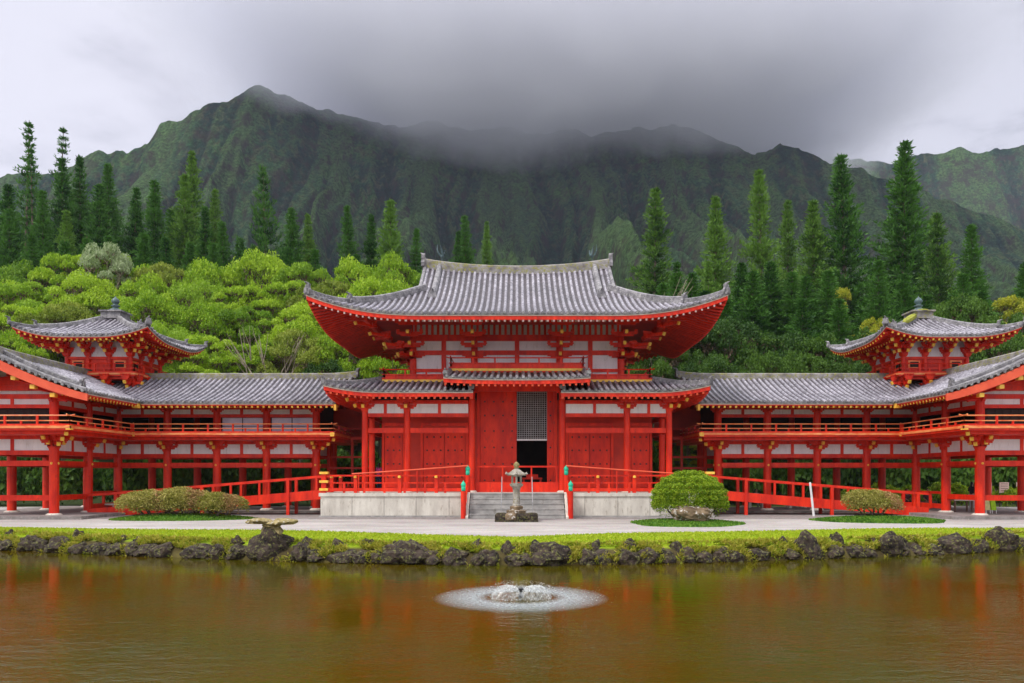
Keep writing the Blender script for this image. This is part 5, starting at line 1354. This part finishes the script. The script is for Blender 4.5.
for _ in range(1500):
    t = random.uniform(0,6.283); q = random.random(); 
    if q < .45: r = random.uniform(.2,.72); z = .30*max(0,1-((r-.42)/.46)**2)+random.gauss(0,.02)
    else: r = random.gauss(1.25,.35); z = abs(random.gauss(0,.05))
    C.append((fx+r*math.cos(t)*1.05, fy+r*math.sin(t), WZ+max(.005,z)))
C = np.array(C); me = quads_mesh('spray_drops', leaf_quads(C,.011,.2,1.3), WPAINT); o = bpy.data.objects.new('spray_drops', me); col.objects.link(o); o.parent = ft; me.transform(Matrix.Translation((-fx,-fy,-WZ))); o['kind'] = 'stuff'
m, nt, b = new_mat('foam'); p = world_pos(nt)
sb = nt.nodes.new('ShaderNodeVectorMath'); sb.operation = 'SUBTRACT'; nt.links.new(p, sb.inputs[0]); sb.inputs[1].default_value = (fx,fy,WZ+.006)
ln_ = nt.nodes.new('ShaderNodeVectorMath'); ln_.operation = 'LENGTH'; nt.links.new(sb.outputs[0], ln_.inputs[0])
rg = ramp(nt, ln_.outputs[1], [(.0,0.),(.72,.0),(.95,.62),(1.,.8)]); e = rg.color_ramp.elements
mr_ = nt.nodes.new('ShaderNodeMapRange'); nt.links.new(ln_.outputs[1], mr_.inputs[0]); mr_.inputs[2].default_value = 1.95
nt.links.new(mr_.outputs[0], rg.inputs[0])
e[0].position = .36; e[0].color = (0,0,0,1); e[1].position = .52; e[1].color = (.50,.50,.50,1); e[2].position = .66; e[2].color = (.40,.40,.40,1); e[3].position = 1.; e[3].color = (0,0,0,1)
n1 = noise_node(nt, 16, 6, .75, p); rn = ramp(nt, n1.outputs[0], [(.36,.15),(.60,1.)])
mu = nt.nodes.new('ShaderNodeMath'); mu.operation = 'MULTIPLY'; nt.links.new(rg.outputs[0], mu.inputs[0]); nt.links.new(rn.outputs[0], mu.inputs[1]); nt.links.new(mu.outputs[0], b.inputs['Alpha'])
b.inputs['Base Color'].default_value = (.52,.58,.60,1); b.inputs['Roughness'].default_value = .6; bump(nt, b, n1.outputs[0], .8, .03); FOAM = m
mb = MB(); mb.lathe((fx,fy,WZ+.004), [(1.95,0),(1.4,.002),(.3,.003)], 64); o = mb.build('foam_ring', FOAM, origin=(fx,fy,WZ)); tag(o, 'pale ring of foam and spray on the water round the fountain', 'foam', kind='stuff')

# ================================================================== STONE LANTERN
lx, ly = wx(516.5,37.0), 37.0
ln = empty('stone_lantern', (lx,ly,0), 'weathered stone lantern on a stepped rock base in front of the stairs', 'lantern')
mb = MB(); 
for k in range(9):
    a = k*.7; 
mb.box(lx-1.18,lx+1.18,ly-.9,ly+.9,.0,.10); mb.build('base_slab', ROCK, ln)
def block_rock(seed):
    me = rock_mesh(seed, 3, .10)
    for v in me.vertices:
        for a in range(3): v.co[a] = math.copysign(abs(v.co[a])**.55, v.co[a])*(.82 if a < 2 else .9)
    return me
for (dx, dy, w, d_, h, i) in ((-.85,-.55,.36,.35,.30,1),(-.3,-.62,.36,.32,.32,2),(.28,-.62,.34,.32,.30,3),(.82,-.55,.36,.35,.31,4),(-.85,.2,.36,.4,.3,5),(.85,.2,.36,.4,.3,6),(0,.3,.7,.5,.33,7)):
    me = block_rock(40+i); me.materials.clear(); me.materials.append(BOULD if i in (2,) else ROCK); o = bpy.data.objects.new('base_rock', me); col.objects.link(o); o.parent = ln; o.location = (dx,dy,.2); o.scale = (w*1.15,d_,h*.9)
mb = MB(); mb.lathe((lx,ly,.40), [(.62,0),(.64,.16),(.56,.18),(.40,.20),(.42,.36),(.34,.40)], 6); mb.build('stepped_plinth', BOULD, ln)
mb = MB(); mb.lathe((lx,ly,.80), [(.24,0),(.24,.05),(.205,.10),(.19,.40),(.205,.85),(.23,.90),(.23,.95)], 14); mb.build('shaft', LANT, ln, smooth=False)
mb = MB(); mb.lathe((lx,ly,1.72), [(.22,0),(.40,.12),(.44,.22),(.38,.24)], 6); mb.build('middle_tray', LANT, ln)
mb = MB()
for a in range(6):
    t = a*math.pi/3+math.pi/6; mb.beam((lx+.27*math.cos(t),ly+.27*math.sin(t),1.95),(lx+.27*math.cos(t),ly+.27*math.sin(t),2.36),.11,.11)
mb.lathe((lx,ly,1.945),[(.30,0),(.30,.05)],6); mb.lathe((lx,ly,2.32),[(.31,0),(.31,.06)],6); mb.build('fire_box', LANT, ln)
mb = MB(); mb.lathe((lx,ly,2.37), [(.40,.06),(.56,.0),(.60,.06),(.50,.13),(.30,.26),(.14,.36),(.12,.38)], 6)
for a in range(6):
    t = a*math.pi/3+math.pi/6; c_, s_ = math.cos(t), math.sin(t); mb.tube([(lx+.40*c_,ly+.40*s_,2.48),(lx+.56*c_,ly+.56*s_,2.45),(lx+.66*c_,ly+.66*s_,2.49),(lx+.64*c_,ly+.64*s_,2.57)], [.05,.07,.07,.03], 7)
mb.build('roof_cap', LANT, ln)
mb = MB(); mb.lathe((lx,ly,2.73), [(.10,0),(.16,.04),(.10,.08),(.17,.16),(.16,.24),(.08,.33),(.02,.37)], 12); mb.build('jewel', CAPROCK, ln, smooth=True)

ln.scale = (.88,.88,.935)

# ================================================================== SMALL THINGS
px_ = wx(812,41.2)
e = empty('white_post', (px_,41.2,0), 'slender white leaning post standing in the gravel before the right ramp', 'post')
mb = MB(); mb.tube([(px_+.10,41.2,0),(px_-.10,41.2,1.80)], [.065,.055], 10); mb.build('pole', WPAINT, e)
mb = MB(); mb.tube([(px_-.10,41.2,1.80),(px_-.105,41.2,1.86)], [.065,.03], 10); mb.build('cap', WPAINT, e)
def bench(x, y, label, mat=STONE, w=1.3, z=.16, group=None):
    e = empty('bench', (x,y,z), label, 'bench', group)
    mb = MB(); mb.box(x-w/2,x+w/2,y-.22,y+.22,z+.36,z+.45); mb.build('seat', mat, e)
    for sx in (-1,1):
        mb = MB(); mb.box(x+sx*w*.36-.09,x+sx*w*.36+.09,y-.17,y+.17,z,z+.359); mb.build('leg', mat, e)
bench(wx(797,49),49,'pale stone bench under the right gallery, left one of two',z=.14); bench(wx(809,50.3),51.9,'grey stone bench behind a stilt of the right gallery',z=.0)
bench(wx(104,44.2),44.6,'pale low bench in the corner of the left gallery',z=.14)
WOOD = plain('worn_table_wood', (.12,.07,.05), (.22,.14,.10), .7, 3, 4, .1, .01, 15)
tx, ty = wx(961,43.2), 43.2
e = empty('table', (tx,ty,.17), 'small worn table with pale top between the right front stilts', 'table')
mb = MB(); mb.box(tx-.55,tx+.55,ty-.3,ty+.3,.80,.86); mb.build('tabletop', STONE, e)
for sx in (-1,1):
    for sy in (-1,1): mb = MB(); mb.box(tx+sx*.48-.04,tx+sx*.48+.04,ty+sy*.24-.04,ty+sy*.24+.04,.17,.799); mb.build('leg', WOOD, e)
for (px, c, lab, py0, py1) in ((986.5,(.80,.74,.32),'pale yellow folding floor board beside the right front stilt',500,508),(992.5,(.42,.72,.03),'lime green folding floor board standing right of the pale yellow one',500,512)):
    Y = 41.3; x = wx(px,Y); mt = cloth('panel_'+str(int(px)), c)
    e = empty('floor_board', (x,Y,.17), lab, 'sign')
    z1 = wz(py0,Y)-.02
    mb = MB(); mb.beam((x,Y-.14,.35),(x,Y-.02,z1),.26,.02); mb.build('front_panel', mt, e); mb = MB(); mb.beam((x,Y+.14,.35),(x,Y+.02,z1),.26,.02); mb.build('rear_panel', mt, e)
    for sx in (-1,1): mb = MB(); mb.beam((x+sx*.11,Y-.16,.17),(x+sx*.11,Y-.142,.345),.03,.03); mb.build('leg', WPAINT, e)
PINKB = plain('pink_notice_panel', (.58,.38,.33), (.70,.50,.44), .7, 3, 3, .1, .01, 15)
for px, lab, Y in ((1004,'pale pink notice panel on posts behind the right gallery, nearer the middle',54.2),(1021,'pale pink notice panel on posts cut by the right edge of the view',54.6),(987,'narrow pale notice panel partly behind the rear right stilt',54.0)):
    x = wx(px,Y); e = empty('notice_panel', (x,Y,0), lab, 'sign'); w = .33
    mb = MB(); mb.box(x-w,x+w,Y-.03,Y+.03,1.0,1.75); mb.build('panel', PINKB, e)
    mb = MB(); 
    for k in range(4): mb.box(x-w+.08,x+w-.08,Y-.036,Y-.0305,1.62-.16*k,1.66-.16*k)
    mb.build('panel_slats', WOOD, e)
    for sx in (-1,1): mb = MB(); mb.box(x+sx*(w-.05)-.03,x+sx*(w-.05)+.03,Y+.031,Y+.09,0,1.7); mb.build('post', WOOD, e)

# ================================================================== PEOPLE
def skin_mesh(name, pts, edges, radii, mat, par, root, sub=1):
    me = bpy.data.meshes.new(name+'_cage'); me.from_pydata([tuple(p) for p in pts], edges, [])
    o = bpy.data.objects.new(name+'_cage', me); col.objects.link(o)
    md = o.modifiers.new('s','SKIN'); md.use_smooth_shade = True
    for i, r in enumerate(radii):
        v = me.skin_vertices[0].data[i]; v.radius = (r,r) if not hasattr(r,'__len__') else r; v.use_root = (i == root)
    ms = o.modifiers.new('d','SUBSURF'); ms.levels = sub; ms.render_levels = sub
    dg = bpy.context.evaluated_depsgraph_get(); m2 = bpy.data.meshes.new_from_object(o.evaluated_get(dg)); m2.name = name
    m2.materials.clear(); m2.materials.append(mat)
    bpy.data.objects.remove(o); r = bpy.data.objects.new(name, m2); col.objects.link(r); r.parent = par; return r
def person(loc, rz, hgt, pose, top, bottom, label, hair=HAIR, longhair=False):
    """standing or seated figure, facing -Y before rotation"""
    e = bpy.data.objects.new('person', None); col.objects.link(e); e.location = loc; e.rotation_euler = (0,0,rz); k = hgt/1.7; e.scale = (k,k,k); tag(e, label, 'person')
    sit = pose == 'sit'; hz = .50 if sit else .90
    P = []; E = []; Rr = []
    def add(p, r, par=None): P.append(Vector(p)); Rr.append(r); i = len(P)-1; (E.append((par,i)) if par is not None else None); return i
    pel = add((0,0,hz),(.13,.10)); wst = add((0,0,hz+.16),(.115,.085),pel); chs = add((0,0,hz+.38),(.145,.10),wst); nkb = add((0,0,hz+.53),(.065,.06),chs); nk = add((0,-.01,hz+.60),.05,nkb); hd0 = add((0,-.015,hz+.66),(.068,.08),nk); hd1 = add((0,-.02,hz+.74),(.078,.095),hd0); add((0,-.01,hz+.81),(.05,.06),hd1); add((0,-.125,hz+.70),.012,hd1)
    tt, tb = [], []
    arms = []; legs = []
    for s in (-1,1):
        sh = add((s*.17,0,hz+.47),.058,chs); el = add((s*.24,-.02 if not sit else -.05,hz+.21),.040,sh); wr = add((s*.22,-.14,hz+.03) if not sit else (s*.14,-.26,hz+.08),.026,el); pm = add(tuple(P[wr]+Vector((-s*.005,-.05,-.05))),(.034,.018),wr)
        for f in range(4):
            b0 = P[pm]; ox = (f-1.5)*.017
            f1 = add(b0+Vector((ox,-.025,-.045)),.0085,pm); add(b0+Vector((ox*1.1,-.03,-.045-.03-.006*(f in (1,2)))),.0075,f1)
        t1 = add(P[wr]+Vector((-s*.035,-.03,-.03)),.010,wr); add(P[wr]+Vector((-s*.05,-.05,-.055)),.008,t1)
        hp = add((s*.09,0,hz-.04),.085,pel)
        if sit: kn = add((s*.11,-.42,hz-.02),.058,hp); an = add((s*.11,-.44,.09),.036,kn)
        else: kn = add((s*.10,-.01,.48),.058,hp); an = add((s*.10,.02,.08),.036,kn)
        to = add(P[an]+Vector((0,-.14,-.045)),(.04,.028),an)
        arms.append((sh,el,wr)); legs.append((hp,kn,an))
    skin_mesh('body', P, E, Rr, SKIN, e, pel)
    def sub(ids, extra): 
        idx = {i:n for n,i in enumerate(ids)}; return [P[i] for i in ids], [(idx[a],idx[b]) for a,b in E if a in idx and b in idx], [tuple(np.array(Rr[i] if hasattr(Rr[i],'__len__') else (Rr[i],Rr[i]))+extra) for i in ids]
    a, b_, c = sub([pel,wst,chs,nkb]+[i for t in arms for i in t[:2]], .018); skin_mesh('shirt', a, b_, c, top, e, 1)
    a, b_, c = sub([pel]+[i for t in legs for i in t], .014); skin_mesh('trousers', a, b_, c, bottom, e, 0)
    hp_ = [Vector((0,.02,hz+.68)),Vector((0,.01,hz+.77)),Vector((0,.0,hz+.83))]; hr = [(.075,.075),(.088,.095),(.055,.06)]
    if longhair: hp_ = [Vector((0,.07,hz+.42)),Vector((0,.06,hz+.56))]+hp_; hr = [(.06,.03),(.08,.04)]+hr
    skin_mesh('hair', hp_, [(i,i+1) for i in range(len(hp_)-1)], hr, hair, e, 0)
    mb = MB()
    for s in (-1,1): mb.tube([(s*.03,-.112,hz+.745),(s*.03,-.122,hz+.745)], [.011,.008], 6)
    mb.tube([(-.022,-.108,hz+.672),(.022,-.108,hz+.672)], .006, 5)
    o = mb.build('eyes_and_mouth', HAIR, None); o.parent = e
    return e
person((wx(379,46.6),46.6,1.31), 2.6, 1.68, 'stand', cloth('magenta_cloth',(.62,.06,.26)), cloth('navy_cloth',(.03,.04,.10)), 'person in a magenta top and navy shorts on the side porch of the hall', longhair=True)
person((wx(346,47.2),47.6,.15), 3.1, 1.62, 'stand', cloth('grey_blue_cloth',(.22,.24,.36)), cloth('black_cloth',(.03,.03,.035)), 'person in a grey-blue top in the gap between left gallery and hall')
person((wx(972,46.2),46.2,.17), 1.9, 1.66, 'stand', cloth('black_top',(.02,.02,.022)), cloth('pale_trousers',(.55,.53,.55)), 'long-haired person in black standing behind the right front stilt', longhair=True)
bench(25.35,47.9,'dark wooden bench behind the low red fence of the right gallery corner',WOOD,1.0,.17)
person((wx(905.5,48.0),47.85,.10), .3, 1.7, 'sit', cloth('brown_cloth',(.10,.03,.03)), cloth('dark_trousers',(.03,.03,.04)), 'dark-haired person seated behind the low red fence, nearer the hall')
bench(wx(926.5,48.3),48.2,'wooden bench farther along behind the right gallery corner',WOOD,1.0,.17)
person((wx(926.5,48.3),48.2,.10), -.2, 1.68, 'sit', cloth('grey_cloth',(.07,.06,.07)), cloth('black_trousers',(.02,.02,.02)), 'dark-haired person seated behind the low red fence, farther from the hall')
bench(wx(756,49.6),49.6,'pale bench with a seated person under the right gallery',STONE,1.2,.14)
person((wx(756,49.6),49.55,.08), .2, 1.66, 'sit', cloth('white_cloth',(.72,.72,.76)), cloth('grey_trousers',(.2,.2,.22)), 'person in a white top seated under the right gallery behind the ramp')
person((wx(728,51),52.2,.0), .1, 1.45, 'stand', cloth('violet_cloth',(.22,.14,.50)), cloth('blue_jeans',(.08,.10,.2)), 'person in a violet top behind the right ramp beside the round bush')

# ================================================================== CLOUD BANK AND HAZE
mb = MB(); mb.box(-410,450,520,1120,285,560); o = mb.build('cloud_bank', None or RED, origin=(0,700,300)); tag(o, 'low grey cloud bank swallowing the middle of the mountain ridge', 'cloud', kind='stuff')
m = bpy.data.materials.new('cloud_vapour'); m.use_nodes = True; nt = m.node_tree; nt.nodes.clear()
out = nt.nodes.new('ShaderNodeOutputMaterial'); pv = nt.nodes.new('ShaderNodeVolumePrincipled'); nt.links.new(pv.outputs[0], out.inputs['Volume'])
pv.inputs['Color'].default_value = (.90,.905,.95,1); pv.inputs['Anisotropy'].default_value = .2
p = nt.nodes.new('ShaderNodeNewGeometry').outputs['Position']
sp = nt.nodes.new('ShaderNodeSeparateXYZ'); nt.links.new(p, sp.inputs[0])
nz = noise_node(nt, .011, 4, .55, p)
def M(op, a, b_=None, c=None, clamp=False):
    n = nt.nodes.new('ShaderNodeMath'); n.operation = op; n.use_clamp = clamp
    for i, v in enumerate((a,b_,c)):
        if v is None: continue
        if hasattr(v,'links'): nt.links.new(v, n.inputs[i])
        else: n.inputs[i].default_value = v
    return n.outputs[0]
# lower surface: rises towards the left and the right, lowest over the middle of the ridge
xc = M('DIVIDE', M('SUBTRACT', sp.outputs[0], 95.), 250.)
base = M('ADD', M('MULTIPLY_ADD', M('MAXIMUM', M('SUBTRACT', -90., sp.outputs[0]), 0.), .30, 324.), M('MULTIPLY', M('MAXIMUM', M('SUBTRACT', sp.outputs[0], 190.), 0.), .10))
base = M('ADD', base, M('MULTIPLY', M('SUBTRACT', nz.outputs[0], .5), 75.))
hgt = M('DIVIDE', M('SUBTRACT', sp.outputs[2], base), 34., clamp=True)
top = M('DIVIDE', M('SUBTRACT', 555., sp.outputs[2]), 60., clamp=True)
exx = M('MULTIPLY', M('DIVIDE', M('ADD', sp.outputs[0], 400.), 280., clamp=True), M('DIVIDE', M('SUBTRACT', 440., sp.outputs[0]), 170., clamp=True))
yf = M('DIVIDE', M('SUBTRACT', sp.outputs[1], 540.), 90., clamp=True)
den = M('MULTIPLY', M('MULTIPLY', M('POWER', hgt, 1.3), top), M('MULTIPLY', exx, yf))
nt.links.new(M('MULTIPLY', den, M('MULTIPLY_ADD', noise_node(nt, .02, 5, .65, p).outputs[0], .08, .010)), pv.inputs['Density'])
o.data.materials.clear(); o.data.materials.append(m)
if USE_HAZE:
    mb = MB(); mb.box(-1500,1500,-60,1460,-4,470); o = mb.build('haze', RED); tag(o, kind='stuff')
    m = bpy.data.materials.new('thin_air'); m.use_nodes = True; nt = m.node_tree; nt.nodes.clear()
    out = nt.nodes.new('ShaderNodeOutputMaterial'); pv = nt.nodes.new('ShaderNodeVolumePrincipled'); nt.links.new(pv.outputs[0], out.inputs['Volume'])
    pv.inputs['Color'].default_value = (.72,.80,1,1); pv.inputs['Density'].default_value = .00009
    o.data.materials.clear(); o.data.materials.append(m)

# ================================================================== SKY, SUN, CAMERA
w = bpy.data.worlds.new('World'); sc.world = w; w.use_nodes = True; nt = w.node_tree
bg = nt.nodes['Background']; bg.inputs[1].default_value = .1
SUN_EL, SUN_AZ = R(50), R(232)
sky = nt.nodes.new('ShaderNodeTexSky'); sky.sky_type = 'NISHITA'; sky.sun_disc = False; sky.sun_elevation = SUN_EL; sky.sun_rotation = SUN_AZ
tc = nt.nodes.new('ShaderNodeTexCoord'); d = tc.outputs['Generated']
sp = nt.nodes.new('ShaderNodeSeparateXYZ'); nt.links.new(d, sp.inputs[0])
wn = noise_node(nt, 2.6, 7, .6, scaled(nt, d, 1,1,2.4), .3); fn = noise_node(nt, 5.5, 6, .6, scaled(nt, d, 1,1,2.6))
base = ramp(nt, wn.outputs[0], [(.36,(1.25,1.27,1.66)),(.66,(3.0,3.0,3.6))]).outputs[0]
def blob(px, py, lo, hi):
    v = Vector(((px-CX)/F,1,(HY-py)/F)).normalized()
    wrp = nt.nodes.new('ShaderNodeVectorMath'); wrp.operation = 'MULTIPLY_ADD'; nt.links.new(fn.outputs['Color'], wrp.inputs[0]); wrp.inputs[1].default_value = (.22,.1,.22); 
    of = nt.nodes.new('ShaderNodeVectorMath'); of.operation = 'SUBTRACT'; nt.links.new(d, of.inputs[0]); of.inputs[1].default_value = (.11,.05,.11); nt.links.new(of.outputs[0], wrp.inputs[2])
    dt = nt.nodes.new('ShaderNodeVectorMath'); dt.operation = 'DOT_PRODUCT'; nt.links.new(wrp.outputs[0], dt.inputs[0]); dt.inputs[1].default_value = v
    mr = nt.nodes.new('ShaderNodeMapRange'); mr.interpolation_type = 'SMOOTHSTEP'; nt.links.new(dt.outputs['Value'], mr.inputs[0]); mr.inputs[1].default_value = lo; mr.inputs[2].default_value = hi
    return mr.outputs[0]
def M2(x):
    n = nt.nodes.new('ShaderNodeMath'); n.operation = 'MULTIPLY'; nt.links.new(x, n.inputs[0]); n.inputs[1].default_value = .7; return n.outputs[0]
c = mixc(nt, blob(-10,120,.90,1.0), base, (4.9,4.85,5.5))
c = mixc(nt, blob(870,145,.955,1.0), c, (4.2,4.2,4.8))
c = mixc(nt, M2(blob(520,60,.90,.99)), c, (1.6,1.62,2.05))
zr = nt.nodes.new('ShaderNodeMapRange'); nt.links.new(sp.outputs[2], zr.inputs[0]); zr.inputs[1].default_value = .50; zr.inputs[2].default_value = .85
c = mixc(nt, zr.outputs[0], c, (15,15,15.6))
br = nt.nodes.new('ShaderNodeMapRange'); nt.links.new(sp.outputs[1], br.inputs[0]); br.inputs[1].default_value = .15; br.inputs[2].default_value = -.35
c = mixc(nt, br.outputs[0], c, (6.5,6.5,7.0))
c = mixc(nt, .06, c, sky.outputs[0])
nt.links.new(c, bg.inputs[0])
sl = bpy.data.lights.new('sun', 'SUN'); sl.energy = 1.5; sl.angle = R(11); sl.color = (1,.955,.89)
so = bpy.data.objects.new('sun', sl); col.objects.link(so)
dirv = Vector((math.sin(SUN_AZ)*math.cos(SUN_EL), math.cos(SUN_AZ)*math.cos(SUN_EL), math.sin(SUN_EL)))
so.rotation_euler = dirv.to_track_quat('Z','Y').to_euler(); so.location = (0,-20,60)

cd = bpy.data.cameras.new('camera'); co = bpy.data.objects.new('camera', cd); col.objects.link(co); sc.camera = co
co.location = (0,0,CH); co.rotation_euler = (R(90),0,0); cd.sensor_width = 36; cd.lens = F/1024*36
cd.shift_x = (512-CX)/1024; cd.shift_y = (HY-341.5)/1024; cd.clip_start = .1; cd.clip_end = 6000
sc.view_settings.view_transform = 'Standard'; sc.view_settings.look = 'None'; sc.view_settings.exposure = EXPO; sc.view_settings.gamma = 1
cy = sc.cycles; cy.max_bounces = 9; cy.diffuse_bounces = 3; cy.glossy_bounces = 3; cy.transmission_bounces = 3; cy.transparent_max_bounces = 12; cy.volume_bounces = 8
cy.volume_step_rate = 4; cy.volume_max_steps = 96; cy.use_denoising = True; cy.sample_clamp_indirect = 6; cy.caustics_reflective = False; cy.caustics_refractive = False
